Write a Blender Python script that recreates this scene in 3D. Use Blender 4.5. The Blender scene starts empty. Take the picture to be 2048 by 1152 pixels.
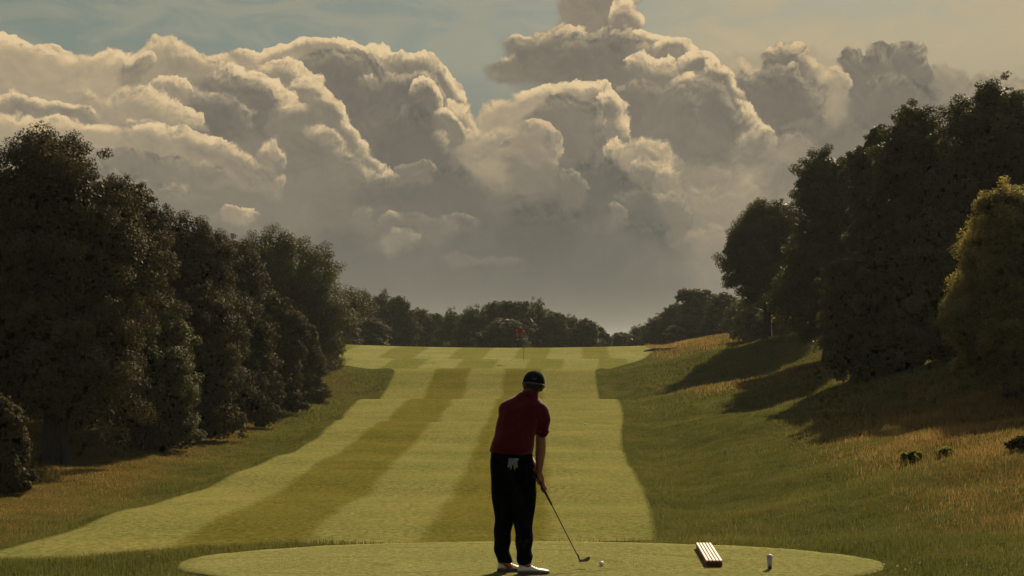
import bpy, bmesh, math, random
import numpy as np
from mathutils import Vector, Matrix, noise as mnoise

# ------------------------------------------------------------------ camera, sky, sun, exposure
SC = bpy.context.scene
COL = SC.collection
EYE = 1.9
FPX = 3000.0                       # focal length in pixels of a 2048 wide frame
PITCH = math.atan(124 / FPX)

def pdir(px, py):
    xc, zc = (px - 1024) / FPX, (576 - py) / FPX
    c, s = math.cos(PITCH), math.sin(PITCH)
    return Vector((xc, c - zc * s, s + zc * c))

def P(px, py, d):
    v = pdir(px, py)
    v *= d / v.y
    return Vector((v.x, v.y, v.z + EYE))

cam = bpy.data.cameras.new('camera')
cam.lens = 36 * FPX / 2048
cam.sensor_width = 36
cam.clip_start = 0.1
cam.clip_end = 9000
cam_o = bpy.data.objects.new('camera', cam)
COL.objects.link(cam_o)
cam_o.location = (0, 0, EYE)
cam_o.rotation_euler = (math.pi / 2 + PITCH, 0, 0)
SC.camera = cam_o

SUN_AZ = math.radians(21)          # to the right of the line of sight
SUN_EL = math.radians(31)
sun = bpy.data.lights.new('sun', 'SUN')
sun.energy = 5.0
sun.angle = math.radians(0.6)
sun.color = (1.0, 0.80, 0.53)
sun_o = bpy.data.objects.new('sun', sun)
COL.objects.link(sun_o)
SUNV = Vector((math.sin(SUN_AZ) * math.cos(SUN_EL), math.cos(SUN_AZ) * math.cos(SUN_EL), math.sin(SUN_EL)))
sun_o.rotation_euler = (-SUNV).to_track_quat('-Z', 'Y').to_euler()
sun_o.location = (60, 60, 60)

vs = SC.view_settings
vs.view_transform = 'Standard'
vs.look = 'None'
vs.exposure = 0.85
vs.gamma = 1
vs.use_curve_mapping = False

SC.cycles.max_bounces = 5
SC.cycles.diffuse_bounces = 3
SC.cycles.glossy_bounces = 2
SC.cycles.transmission_bounces = 2
SC.cycles.transparent_max_bounces = 4
SC.cycles.use_denoising = True
SC.cycles.caustics_reflective = False
SC.cycles.caustics_refractive = False

# --- world: Nishita sky with a painted-by-nodes bank of cumulus, all in directions (azimuth, tangent of elevation)
W = bpy.data.worlds.new('World')
SC.world = W
W.use_nodes = True
nt = W.node_tree
nt.nodes.clear()

class N:
    """a scalar node socket with arithmetic"""
    def __init__(s, k): s.k = k
    def __add__(a, b): return mth('ADD', a, b)
    def __radd__(a, b): return mth('ADD', b, a)
    def __sub__(a, b): return mth('SUBTRACT', a, b)
    def __rsub__(a, b): return mth('SUBTRACT', b, a)
    def __mul__(a, b): return mth('MULTIPLY', a, b)
    def __rmul__(a, b): return mth('MULTIPLY', b, a)
    def __truediv__(a, b): return mth('DIVIDE', a, b)

def put(sock, v):
    if isinstance(v, N): nt.links.new(v.k, sock)
    else: sock.default_value = v

def mth(op, *a, clamp=False):
    n = nt.nodes.new('ShaderNodeMath'); n.operation = op; n.use_clamp = clamp
    for i, v in enumerate(a): put(n.inputs[i], v)
    return N(n.outputs[0])

def ramp(v, a, b, c=0.0, d=1.0, kind='SMOOTHSTEP'):
    n = nt.nodes.new('ShaderNodeMapRange'); n.interpolation_type = kind; n.clamp = True
    put(n.inputs['Value'], v)
    for nm, q in (('From Min', a), ('From Max', b), ('To Min', c), ('To Max', d)): put(n.inputs[nm], q)
    return N(n.outputs['Result'])

def comb(x, y, z=0.0):
    n = nt.nodes.new('ShaderNodeCombineXYZ')
    for i, v in enumerate((x, y, z)): put(n.inputs[i], v)
    return N(n.outputs[0])

def vmath(op, a, b=None, c=None, out=0):
    n = nt.nodes.new('ShaderNodeVectorMath'); n.operation = op
    for i, v in enumerate((a, b, c)):
        if v is not None: put(n.inputs[i], v)
    return N(n.outputs[out])

def fbm(vec, scale, detail=4.0, rough=0.55, dist=0.0, col=False):
    n = nt.nodes.new('ShaderNodeTexNoise'); n.noise_dimensions = '2D'
    put(n.inputs['Vector'], vec); n.inputs['Scale'].default_value = scale
    n.inputs['Detail'].default_value = detail; n.inputs['Roughness'].default_value = rough
    n.inputs['Distortion'].default_value = dist
    return N(n.outputs['Color' if col else 'Fac'])

def puffs(vec, scale, detail=3.0, rough=0.5):
    n = nt.nodes.new('ShaderNodeTexVoronoi'); n.voronoi_dimensions = '2D'; n.feature = 'F1'
    n.normalize = True
    put(n.inputs['Vector'], vec); n.inputs['Scale'].default_value = scale
    n.inputs['Detail'].default_value = detail; n.inputs['Roughness'].default_value = rough
    return N(n.outputs['Distance'])

def mixc(f, a, b):
    n = nt.nodes.new('ShaderNodeMix'); n.data_type = 'RGBA'
    put(n.inputs[0], f)
    put(n.inputs[6], a); put(n.inputs[7], b)
    return N(n.outputs[2])

def lin(r, g, b):
    f = lambda c: (c / 255 / 12.92) if c / 255 <= 0.04045 else ((c / 255 + 0.055) / 1.055) ** 2.4
    return (f(r), f(g), f(b), 1.0)

EXPO = 2 ** vs.exposure
def sky_rgb(r, g, b):
    c = lin(r, g, b)
    return (c[0] / EXPO, c[1] / EXPO, c[2] / EXPO, 1)

def UV(px, py):
    v = pdir(px, py)
    return 3 * math.atan2(v.x, v.y), 3 * v.z / math.hypot(v.x, v.y)

tc = nt.nodes.new('ShaderNodeTexCoord')
sep = nt.nodes.new('ShaderNodeSeparateXYZ')
nt.links.new(tc.outputs['Generated'], sep.inputs[0])
dx, dy, dz = (N(sep.outputs[i]) for i in range(3))
U = mth('ARCTAN2', dx, dy) * 3.0
hyp = mth('SQRT', dx * dx + dy * dy)
V = mth('MINIMUM', dz / mth('MAXIMUM', hyp, 0.02) * 3.0, 6.0)
p = comb(U, V)
w1 = vmath('SUBTRACT', fbm(p, 5.0, 2.0, 0.5, col=True), (0.5, 0.5, 0.5))
w2 = vmath('SUBTRACT', fbm(p, 20.0, 5.0, 0.66, col=True), (0.5, 0.5, 0.5))
def scaled(v, s):
    n = nt.nodes.new('ShaderNodeVectorMath'); n.operation = 'SCALE'
    put(n.inputs[0], v); n.inputs['Scale'].default_value = s
    return N(n.outputs[0])
pw = vmath('ADD', vmath('ADD', p, scaled(w1, 0.085)), scaled(w2, 0.032))
LDIR = Vector((0.30, 0.95, 0)).normalized()
B = puffs(pw, 18.0, 4.5, 0.64)
B2 = puffs(vmath('ADD', pw, tuple(LDIR * 0.011)), 18.0, 4.5, 0.64)
bump = (B2 - B)                                  # positive where a puff faces the light
wisp = fbm(comb(U * 1.0, V * 2.6), 5.5, 5.0, 0.62, 0.6)
mott = fbm(pw, 8.0, 7.0, 0.66)
soft_n = ramp(fbm(p, 4.2, 2.0, 0.5), 0.42, 0.64, 0.75, 3.4)

# clouds, back to front: px, py, rx, ry, rim, body, softness below, cover, tilt(deg)
CLOUDS = [
    # far veil and grey wall behind everything
    (1750, 400, 620, 250, .10, .54, 1.0, .85, 0),
    (1500, 330, 330, 230, .16, .54, 1.0, .9, 0),
    (1000, 520, 760, 330, .00, .30, 1.0, 1.0, 0),
    (300, 420, 620, 330, .05, .40, 1.0, 1.0, 0),
    (1750, 560, 560, 300, .05, .46, 1.0, .9, 0),
    # right hand grey towers
    (1910, 200, 60, 70, .06, .45, .9, .8, 0),
    (1990, 220, 80, 90, .06, .45, .9, .8, 0),
    (1702, 160, 40, 56, .10, .36, .6, 1, 0),
    (1755, 150, 46, 50, .10, .36, .6, 1, 0),
    (1815, 165, 52, 74, .12, .35, .6, 1, 0),
    (1770, 240, 104, 100, .02, .36, .9, 1, 0),
    (1500, 185, 40, 50, .22, .36, .8, 1, 0),
    (1570, 170, 52, 84, .38, .34, .7, 1, 0),
    (1550, 245, 92, 110, .14, .34, .9, 1, 0),
    (1660, 330, 160, 110, .06, .36, 1.0, .9, 0),
    # the tall tower in the middle
    (1165, -60, 84, 130, .25, .46, .4, 1, 0),
    (1215, -40, 70, 120, .40, .46, .4, 1, 0),
    (1185, 40, 96, 110, .20, .43, .5, 1, 0),
    (1245, 60, 46, 60, .62, .44, .8, 1, 0),
    (1050, 92, 62, 42, .60, .40, .8, 1, 0),
    (1020, 128, 46, 30, .60, .40, .8, 1, 0),
    (1110, 120, 110, 84, .30, .38, .8, 1, 0),
    (1290, 100, 42, 44, .65, .45, .8, 1, 0),
    (1200, 160, 130, 110, .16, .36, .9, 1, 0),
    (1340, 120, 60, 46, .66, .42, .7, 1, 0),
    (1290, 165, 62, 60, .50, .40, .8, 1, 0),
    (1385, 160, 60, 54, .66, .40, .7, 1, 0),
    (1350, 200, 44, 54, .55, .38, .7, 1, 0),
    (1425, 195, 56, 66, .64, .36, .6, 1, 0),
    (1455, 265, 66, 74, .50, .38, .8, 1, 0),
    (1400, 265, 76, 110, .10, .35, .8, 1, 0),
    (1500, 300, 56, 60, .42, .42, .9, .8, 0),
    (1290, 280, 130, 130, .08, .36, .9, 1, 0),
    # left bank, upper edge
    (20, 118, 52, 56, .50, .60, .8, 1, 0),
    (112, 104, 42, 26, .55, .60, .8, 1, 0),
    (60, 160, 150, 80, .42, .58, .8, 1, 0),
    (215, 150, 90, 56, .45, .58, .8, 1, 0),
    (300, 120, 28, 36, .40, .60, .8, .9, 0),
    (345, 150, 110, 62, .45, .54, .8, 1, 0),
    (260, 140, 34, 28, .40, .46, .6, 1, 0),
    (430, 170, 110, 70, .40, .50, .8, 1, 0),
    (530, 125, 66, 30, .55, .56, .8, 1, 0),
    (600, 135, 90, 42, .55, .52, .8, 1, 0),
    (665, 122, 66, 34, .65, .50, .7, 1, 0),
    (755, 145, 90, 38, .65, .48, .7, 1, 10),
    (830, 165, 80, 46, .66, .42, .7, 1, 20),
    (880, 200, 66, 60, .60, .40, .7, 1, 30),
    (915, 250, 52, 60, .55, .46, .8, 1, 0),
    (950, 290, 60, 60, .40, .50, .9, 1, 0),
    (680, 190, 110, 80, .16, .33, .9, 1, 0),
    (780, 230, 120, 90, .20, .32, .9, 1, 0),
    (840, 225, 44, 56, .50, .34, .7, 1, 0),
    (890, 260, 44, 48, .45, .38, .7, 1, 0),
    (855, 300, 46, 46, .42, .42, .8, .9, 0),
    (760, 320, 180, 110, .02, .30, 1., 1, 0),
    (560, 180, 80, 56, .45, .46, .8, 1, 20),
    (600, 225, 60, 56, .50, .42, .8, 1, 20),
    (490, 215, 96, 84, .50, .34, .7, 1, 15),
    (350, 210, 70, 44, .40, .50, .8, 1, 0),
    (430, 250, 80, 70, .20, .33, .8, 1, 15),
    (590, 280, 76, 60, .42, .42, .8, 1, 25),
    (640, 250, 66, 52, .50, .40, .8, 1, 30),
    (690, 290, 56, 44, .50, .40, .8, 1, 35),
    (740, 335, 56, 40, .52, .42, .8, 1, 35),
    (660, 330, 110, 60, .24, .38, .9, 1, 25),
    (785, 385, 32, 60, .50, .38, .8, .95, 0),
    (760, 420, 56, 90, .16, .32, .9, .9, 0),
    (800, 480, 46, 44, .30, .42, .9, .8, 0),
    # left bank, lower slopes
    (250, 230, 150, 60, .30, .52, .9, 1, 10),
    (60, 235, 76, 36, .50, .46, .7, 1, 0),
    (150, 240, 66, 36, .45, .44, .7, 1, 0),
    (30, 290, 120, 60, .30, .54, .9, 1, 0),
    (170, 300, 160, 56, .40, .56, .9, 1, 0),
    (300, 275, 80, 36, .30, .44, .8, .9, 10),
    (350, 320, 160, 60, .40, .52, .9, 1, 12),
    (470, 345, 110, 50, .36, .46, .9, 1, 20),
    (540, 330, 36, 56, .40, .44, .9, .9, 0),
    (300, 350, 140, 40, .05, .38, .9, .8, 5),
    (160, 400, 260, 60, .05, .38, 1., .9, 0),
    (460, 440, 60, 18, .45, .52, .8, .9, 0),
    # middle column in front of the tower
    (1010, 250, 70, 60, .35, .56, .9, 1, 0),
    (985, 330, 90, 90, .30, .50, 1., 1, 0),
    (1090, 235, 90, 70, .40, .56, .8, 1, 0),
    (1165, 225, 70, 74, .62, .46, .7, 1, 0),
    (1205, 275, 60, 90, .50, .42, .8, 1, 0),
    (1120, 300, 90, 110, .04, .38, .9, 1, 0),
    (1050, 350, 60, 80, .20, .40, .9, .9, 0),
    (1240, 345, 66, 70, .40, .42, .9, 1, 0),
    (1300, 330, 76, 66, .35, .48, .9, .9, 0),
    (1320, 400, 60, 110, .34, .38, .9, 1, 0),
    (1180, 420, 110, 130, .02, .28, 1., 1, 0),
    (900, 440, 150, 110, .00, .30, 1., .9, 0),
    (1290, 520, 110, 160, .04, .31, 1., .95, 0),
    (1090, 560, 330, 150, .00, .22, 1., 1, 0),
    (700, 600, 330, 150, .00, .26, 1., .9, 0),
    (1225, 445, 30, 40, .16, .42, 1., .55, 0),
    (1345, 380, 40, 60, .34, .44, .9, .9, 0),
    (1350, 460, 40, 90, .20, .40, 1., .8, 0),
    (1130, 380, 40, 50, .16, .40, 1., .7, 0),
    (1060, 300, 50, 46, .24, .48, .9, .8, 20),
    (830, 350, 40, 36, .20, .42, 1., .7, 0),
    (790, 500, 44, 30, .20, .48, 1., .8, 0),
    (740, 455, 30, 40, .18, .40, 1., .7, 0),
    (560, 370, 26, 34, .30, .46, .9, .8, 0),
    (1580, 300, 70, 46, .14, .50, 1., .8, 0),
    (1655, 200, 30, 60, .22, .52, 1., .7, 0),
    (1440, 385, 140, 70, .20, .54, 1., .6, 15),
    (1480, 450, 130, 80, .08, .52, 1., .55, 0),
    (1425, 545, 90, 80, .06, .52, 1., .5, 0),
    (905, 450, 66, 26, .24, .44, 1., .42, 0),
    (860, 474, 60, 40, .16, .42, 1., .45, 0),
    (930, 525, 56, 20, .20, .46, 1., .6, 0),
    (990, 528, 44, 13, .14, .44, 1., .5, 0),
]
val = mth('ADD', ramp(mth('ABSOLUTE', V - 0.1), 0.0, 0.9, 0.34, 0.46), 0.0)
cover = ramp(V, 0.30, 0.62, 0.85, 0.0)
edge_n = (B - 0.42) * 0.40 + (mott - 0.5) * 0.42
light_n = bump * 5.2

def make_puff_group():
    """one soft heap of cloud laid over the value so far; a group, so that the tree stays small"""
    global nt
    g = bpy.data.node_groups.new('cloud_heap', 'ShaderNodeTree')
    for nm in ('p', 'axis_x', 'axis_y'):
        g.interface.new_socket(nm, in_out='INPUT', socket_type='NodeSocketVector')
    for nm in ('off_x', 'off_y', 'edge', 'edge_k', 'soft_n', 'light', 'val', 'cover', 'rim', 'body', 'soft_low', 'soft_top', 'cov', 'depth'):
        g.interface.new_socket(nm, in_out='INPUT', socket_type='NodeSocketFloat')
    for nm in ('val', 'cover'):
        g.interface.new_socket(nm, in_out='OUTPUT', socket_type='NodeSocketFloat')
    keep, nt = nt, g
    gi = g.nodes.new('NodeGroupInput'); go = g.nodes.new('NodeGroupOutput')
    I = {o.name: N(o) for o in gi.outputs if o.name}
    tie = I['val'] * 1e-9                       # keeps the heaps evaluated one after the other
    qx = vmath('DOT_PRODUCT', I['p'], I['axis_x'], out=1) + (I['off_x'] + tie)
    qy = vmath('DOT_PRODUCT', I['p'], I['axis_y'], out=1) + (I['off_y'] + tie)
    ln = mth('SQRT', qx * qx + qy * qy)
    t = qx * LDIR.x + qy * LDIR.y
    e = (1.0 - ln) - I['edge'] * I['edge_k']
    sft = ramp(t, -0.5, 0.75, I['soft_low'], I['soft_top'] * I['soft_n'])
    al = ramp(e, 0.0, sft) * I['cov']
    rr = ramp(t, 0.05, 0.85) * ramp(e, 0.02, I['depth'], 1.0, 0.0)
    lit = mth('MULTIPLY_ADD', rr, I['rim'], I['body'])
    lit = mth('MULTIPLY_ADD', I['light'] * (rr + 0.10), I['rim'] * 0.55 + 0.16, lit)
    v = mth('MULTIPLY_ADD', al, lit - I['val'], I['val'])
    c = mth('MULTIPLY_ADD', al, 1.0 - I['cover'], I['cover'])
    put(go.inputs[0], v); put(go.inputs[1], c)
    nt = keep
    return g

HEAP = make_puff_group()
for (cx, cy, rx, ry, rim, body, soft, cov, tilt) in CLOUDS:
    u0, v0 = UV(cx, cy)
    iu, iv = 1000.0 / rx, 1000.0 / ry
    a = math.radians(tilt)
    ax = (math.cos(a) * iu, -math.sin(a) * iu, 0)
    ay = (math.sin(a) * iv, math.cos(a) * iv, 0)
    k = min(1.0, 75.0 / min(rx, ry)) ** 0.6
    n = nt.nodes.new('ShaderNodeGroup'); n.node_tree = HEAP
    st = max(0.06, 0.09 * soft * (2.2 if soft >= 1 else 1))
    for nm, q in (('p', pw), ('axis_x', ax), ('axis_y', ay), ('off_x', -(u0 * ax[0] + v0 * ax[1])), ('off_y', -(u0 * ay[0] + v0 * ay[1])),
                  ('edge', edge_n), ('edge_k', k), ('soft_n', soft_n), ('light', light_n), ('val', val), ('cover', cover), ('rim', rim), ('body', body),
                  ('soft_low', 0.75 * soft), ('soft_top', st), ('cov', cov), ('depth', 0.62 if min(rx, ry) < 90 else 0.45)):
        put(n.inputs[nm], q)
    val, cover = N(n.outputs[0]), N(n.outputs[1])
val = val + (mott - 0.5) * 0.16

# open sky between: Nishita, tinted by thin veils
sk = nt.nodes.new('ShaderNodeTexSky')
sk.sky_type = 'NISHITA'
sk.sun_disc = False
sk.sun_elevation = SUN_EL
sk.sun_rotation = SUN_AZ
sk.air_density = 1.0
sk.dust_density = 3.0
sk.ozone_density = 1.5
skn = nt.nodes.new('ShaderNodeVectorMath'); skn.operation = 'SCALE'
nt.links.new(sk.outputs[0], skn.inputs[0]); skn.inputs['Scale'].default_value = 0.07
sky_c = mixc(0.93, N(skn.outputs[0]), sky_rgb(107, 120, 108))
right = ramp(U + V * 0.1, 0.02, 0.55)
veil_n = ramp(wisp, 0.36, 0.66)
band = ramp(mth('ABSOLUTE', V - 0.585), 0.0, 0.09, 1.0, 0.0)
veil = mth('ADD', veil_n * 0.28 + 0.05, right * (0.42 + veil_n * 0.15 + band * 0.45), clamp=True)
sky_c = mixc(veil, sky_c, sky_rgb(182, 168, 137))
cr = nt.nodes.new('ShaderNodeValToRGB')
put(cr.inputs[0], val)
els = cr.color_ramp.elements
els[0].position = 0.15; els[0].color = sky_rgb(84, 82, 75)
els[1].position = 1.0; els[1].color = sky_rgb(224, 199, 155)
for pos, c in ((0.30, (108, 103, 93)), (0.42, (131, 122, 106)), (0.56, (164, 149, 123)), (0.75, (204, 179, 139))):
    x = els.new(pos); x.color = sky_rgb(*c)
low = ramp(V, 0.0, 0.45, 1.0, 0.0)
cl_c = mixc(low * 0.55, N(cr.outputs[0]), sky_rgb(98, 98, 90))
out_c = mixc(cover, sky_c, cl_c)
bg = nt.nodes.new('ShaderNodeBackground')
put(bg.inputs[0], out_c)
bg.inputs[1].default_value = 1.0
# the rest of the sky, all round: plainer cloud over the same Nishita sky
far_n = fbm(comb(dx, dy, dz), 2.2, 2.0, 0.6)
far_c = mixc(ramp(far_n, 0.30, 0.55) * 0.9, N(skn.outputs[0]), sky_rgb(112, 105, 90))
bg2 = nt.nodes.new('ShaderNodeBackground')
put(bg2.inputs[0], far_c)
bank = ramp(mth('ABSOLUTE', U), 1.25, 1.75, 1.0, 0.0) * ramp(V, 0.95, 1.25, 1.0, 0.0) * ramp(V, -0.12, -0.05)
ms = nt.nodes.new('ShaderNodeMixShader')
put(ms.inputs[0], bank)
nt.links.new(bg2.outputs[0], ms.inputs[1])
nt.links.new(bg.outputs[0], ms.inputs[2])
wo = nt.nodes.new('ShaderNodeOutputWorld')
nt.links.new(ms.outputs[0], wo.inputs[0])
W.cycles.sampling_method = 'NONE'
SC.cycles.use_adaptive_sampling = True
SC.cycles.adaptive_threshold = 0.02
SC.cycles.adaptive_min_samples = 12

# ------------------------------------------------------------------ helpers
RNG = np.random.default_rng(7)

def newmat(name):
    m = bpy.data.materials.new(name); m.use_nodes = True
    t = m.node_tree; t.nodes.clear()
    o = t.nodes.new('ShaderNodeOutputMaterial')
    return m, t, o

def nd(t, kind, **kw):
    n = t.nodes.new(kind)
    for k, v in kw.items(): setattr(n, k, v)
    return n

def noise_node(t, scale, detail=3, rough=0.55, vec=None, dim='3D', dist=0.0):
    n = nd(t, 'ShaderNodeTexNoise', noise_dimensions=dim)
    n.inputs['Scale'].default_value = scale; n.inputs['Detail'].default_value = detail
    n.inputs['Roughness'].default_value = rough; n.inputs['Distortion'].default_value = dist
    if vec is not None: t.links.new(vec, n.inputs['Vector'])
    return n.outputs['Fac']

def cramp(t, fac, stops):
    r = nd(t, 'ShaderNodeValToRGB')
    e = r.color_ramp.elements
    while len(e) < len(stops): e.new(0.5)
    for i, (pos, c) in enumerate(stops):
        e[i].position = pos; e[i].color = (c[0], c[1], c[2], 1)
    t.links.new(fac, r.inputs[0])
    return r.outputs[0]

def tmix(t, f, a, b, mode='MIX'):
    n = nd(t, 'ShaderNodeMix', data_type='RGBA', blend_type=mode)
    for s, v in ((n.inputs[0], f), (n.inputs[6], a), (n.inputs[7], b)):
        if isinstance(v, (int, float)): s.default_value = v
        elif isinstance(v, tuple): s.default_value = (v[0], v[1], v[2], 1)
        else: t.links.new(v, s)
    return n.outputs[2]

def tmath(t, op, a, b=0.0, c=0.0, clamp=False):
    n = nd(t, 'ShaderNodeMath', operation=op, use_clamp=clamp)
    for s, v in zip(n.inputs, (a, b, c)):
        if isinstance(v, (int, float)): s.default_value = v
        else: t.links.new(v, s)
    return n.outputs[0]

def tmap(t, v, a, b, c=0.0, d=1.0):
    n = nd(t, 'ShaderNodeMapRange', interpolation_type='SMOOTHSTEP')
    t.links.new(v, n.inputs['Value'])
    for nm, q in (('From Min', a), ('From Max', b), ('To Min', c), ('To Max', d)): n.inputs[nm].default_value = q
    return n.outputs['Result']

def pos_of(t):
    g = nd(t, 'ShaderNodeNewGeometry')
    s = nd(t, 'ShaderNodeSeparateXYZ'); t.links.new(g.outputs['Position'], s.inputs[0])
    return g.outputs['Position'], s.outputs[0], s.outputs[1], s.outputs[2]

def principled(t, o, col, rough=0.8, spec=0.3, bump=None, bump_d=0.02, bump_s=0.5, metal=0.0, sheen=0.0):
    b = nd(t, 'ShaderNodeBsdfPrincipled')
    if isinstance(col, tuple): b.inputs['Base Color'].default_value = (col[0], col[1], col[2], 1)
    else: t.links.new(col, b.inputs['Base Color'])
    if isinstance(rough, (int, float)): b.inputs['Roughness'].default_value = rough
    else: t.links.new(rough, b.inputs['Roughness'])
    b.inputs['Specular IOR Level'].default_value = spec
    b.inputs['Metallic'].default_value = metal
    b.inputs['Sheen Weight'].default_value = sheen
    if bump is not None:
        n = nd(t, 'ShaderNodeBump'); n.inputs['Distance'].default_value = bump_d; n.inputs['Strength'].default_value = bump_s
        t.links.new(bump, n.inputs['Height']); t.links.new(n.outputs[0], b.inputs['Normal'])
    t.links.new(b.outputs[0], o.inputs[0])
    return b

def fast_mesh(name, verts, faces, mats, smooth=False, uv=None, attr=None):
    """verts (n,3), faces (m,k) with k fixed"""
    verts = np.asarray(verts, np.float32); faces = np.asarray(faces, np.int32)
    me = bpy.data.meshes.new(name)
    k = faces.shape[1]; m = len(faces)
    me.vertices.add(len(verts)); me.vertices.foreach_set('co', verts.ravel())
    me.loops.add(m * k); me.loops.foreach_set('vertex_index', faces.ravel())
    me.polygons.add(m); me.polygons.foreach_set('loop_start', np.arange(m, dtype=np.int32) * k)
    if smooth: me.polygons.foreach_set('use_smooth', np.ones(m, bool))
    if uv is not None:
        l = me.uv_layers.new(name='UVMap'); l.data.foreach_set('uv', np.asarray(uv, np.float32)[faces.ravel()].ravel())
    if attr is not None:
        a = me.attributes.new('tint', 'FLOAT', 'FACE'); a.data.foreach_set('value', np.asarray(attr, np.float32))
    me.update(calc_edges=True)
    for q in (mats if isinstance(mats, (list, tuple)) else [mats]): me.materials.append(q)
    return me

def link(name, me, parent=None, loc=None, label=None, cat=None, group=None, kind=None):
    o = bpy.data.objects.new(name, me); COL.objects.link(o)
    if parent is not None: o.parent = parent
    if loc is not None: o.location = loc
    if label: o['label'] = label
    if cat: o['category'] = cat
    if group: o['group'] = group
    if kind: o['kind'] = kind
    return o

def thing(name, label, cat, loc=(0, 0, 0), group=None):
    o = link(name, None, None, loc, label, cat, group)
    o.empty_display_size = 0.2
    return o

def sstep(a, b, x):
    t = np.clip((x - a) / (b - a), 0, 1)
    return t * t * (3 - 2 * t)

# ------------------------------------------------------------------ lie of the land (x right, y away, z up, metres)
_d = np.arange(-60, 900, 0.25)
_k = [(-60, -1.3), (20, -1.3), (25, -1.27), (32, -1.30), (38, -1.27), (45, -1.10), (50, -.93), (60, -.76), (66, -.46), (67.5, -.37), (69.5, -.36), (71, -.50),
      (73.5, -.72), (76, -.64), (80, -.18), (84.3, .60), (86, .79), (88.3, .81), (90, .72), (91.5, .74), (93, .86), (97, 1.17), (103, 1.64), (108, 1.97), (112, 2.06), (118, 1.85),
      (130, 1.0), (150, 0.2), (220, -.5), (900, -2)]
_z = np.interp(_d, [a for a, b in _k], [b for a, b in _k])
_g = np.exp(-0.5 * (np.arange(-12, 13) * 0.25 / 0.75) ** 2); _g /= _g.sum()
_z = np.convolve(np.pad(_z, 12, mode='edge'), _g, 'valid')
XL = [(14, -9.0), (22, -8.4), (25, -7.85), (32, -7.4), (38, -6.95), (45, -6.5), (50, -6.4), (60, -6.8), (68, -7.0), (76, -6.75), (86, -6.6), (91, -8.5), (96, -12.2), (104, -13.6), (112, -14.4)]
XR = [(14, 1.9), (22, 2.2), (25, 2.4), (32, 2.95), (41, 3.2), (48, 3.5), (60, 4.5), (68, 4.9), (73, 4.5), (76, 4.45), (86, 4.75), (92, 6.2), (98, 8.8), (104, 9.9), (112, 10)]

def curve(tab, d):
    q = np.interp(np.arange(0, 140, 0.5), [a for a, b in tab], [b for a, b in tab])
    g = np.exp(-0.5 * (np.arange(-6, 7) * 0.5 / 1.7) ** 2); g /= g.sum()
    q = np.convolve(np.pad(q, 6, mode='edge'), g, 'valid')
    return np.interp(d, np.arange(0, 140, 0.5), q)

def lumps(X, Y):
    return (np.sin(X * .31 + Y * .17 + 1.3) * np.sin(Y * .13 - X * .21) * .5 + np.sin(X * .83 - Y * .37) * np.sin(Y * .59 + X * .44 + 2) * .22 +
            np.sin(X * 1.9 + Y * 1.1) * np.sin(Y * 1.7 - X * .9 + .6) * .07)

def land(X, Y):
    X = np.asarray(X, float); Y = np.asarray(Y, float)
    z = np.interp(Y, _d, _z)
    xl, xr = curve(XL, Y), curve(XR, Y)
    r = np.maximum(0, X - xr); l = np.maximum(0, xl - X)
    s = np.interp(Y, [12, 16, 25, 40, 68, 84, 100, 120, 150, 200], [.02, .10, .17, .20, .215, .21, .125, .10, .05, .0])
    rise = s * (np.sqrt(r * r + 2.2 ** 2) - 2.2)
    rise = 6.5 * np.tanh(rise / 6.5)
    z = z + rise
    bank = .34 * sstep(0.05, 1.3, l) * (1 - .75 * sstep(1.6, 6.5, l)) * sstep(20, 27, Y) * (1 - sstep(84, 92, Y))
    z = z - bank + l * .012
    bankr = .10 * sstep(0.05, .9, r) * (1 - sstep(1.0, 3.0, r)) * sstep(18, 25, Y)
    z = z - bankr + .0016 * X * X * sstep(92, 105, Y) * (1 - sstep(150, 220, Y)) * (np.abs(X) < 40)
    # hump of long grass on the right and lumpy rough
    z = z + (.055 * np.sin(Y * .52 + X * .12 + .8 * np.sin(Y * .21)) + .03 * np.sin(Y * 1.3 + X * .5)) * sstep(24, 30, Y) * (1 - sstep(58, 65, Y))
    off = sstep(.8, 5, np.maximum(r, l))
    z = z + off * lumps(X, Y) * np.interp(Y, [15, 30, 60, 150], [.08, .26, .4, .6]) * np.where(X > 0, 1.0, .55)
    z = z + .55 * np.exp(-((X - 10.5) / 3.2) ** 2 - ((Y - 31) / 5) ** 2) + .6 * np.exp(-((X - 15) / 4.) ** 2 - ((Y - 52) / 4.5) ** 2)
    # the tee in the foreground
    edge = 14.45 + .35 * sstep(0, 2, X) + .06 * np.sin(X * 1.6) - 1.25 * (1 - sstep(-4.6, -2.0, X))
    fall = sstep(0, 1, (Y - edge) / 9.0)
    fall = 1 - (1 - fall) ** 1.6
    zt = -.016 + .012 * lumps(X * 1.7, Y * 1.7) * .6
    return zt * (1 - fall) + z * fall

def landz(x, y): return float(land(np.array([x]), np.array([y]))[0])

def hit(px, py, d0=13.0, d1=115.0):
    """where the line of sight through a picture point meets the land"""
    v = pdir(px, py); ys_ = np.arange(d0, d1, .05)
    zr_ = EYE + v.z / v.y * ys_; zl_ = land(v.x / v.y * ys_, ys_)
    k = int(np.argmax(zr_ <= zl_)) if (zr_ <= zl_).any() else len(ys_) - 1
    return float(v.x / v.y * ys_[k]), float(ys_[k]), float(zl_[k])

def grid_mesh(name, xs, ys, mat, zadd=0.0):
    X, Y = np.meshgrid(xs, ys)
    Z = land(X, Y) + zadd
    v = np.stack([X, Y, Z], -1).reshape(-1, 3)
    nx, ny = len(xs), len(ys)
    i = (np.arange(ny - 1)[:, None] * nx + np.arange(nx - 1)[None]).ravel()
    f = np.stack([i, i + 1, i + 1 + nx, i + nx], -1)
    return fast_mesh(name, v, f, mat, smooth=True)

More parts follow.
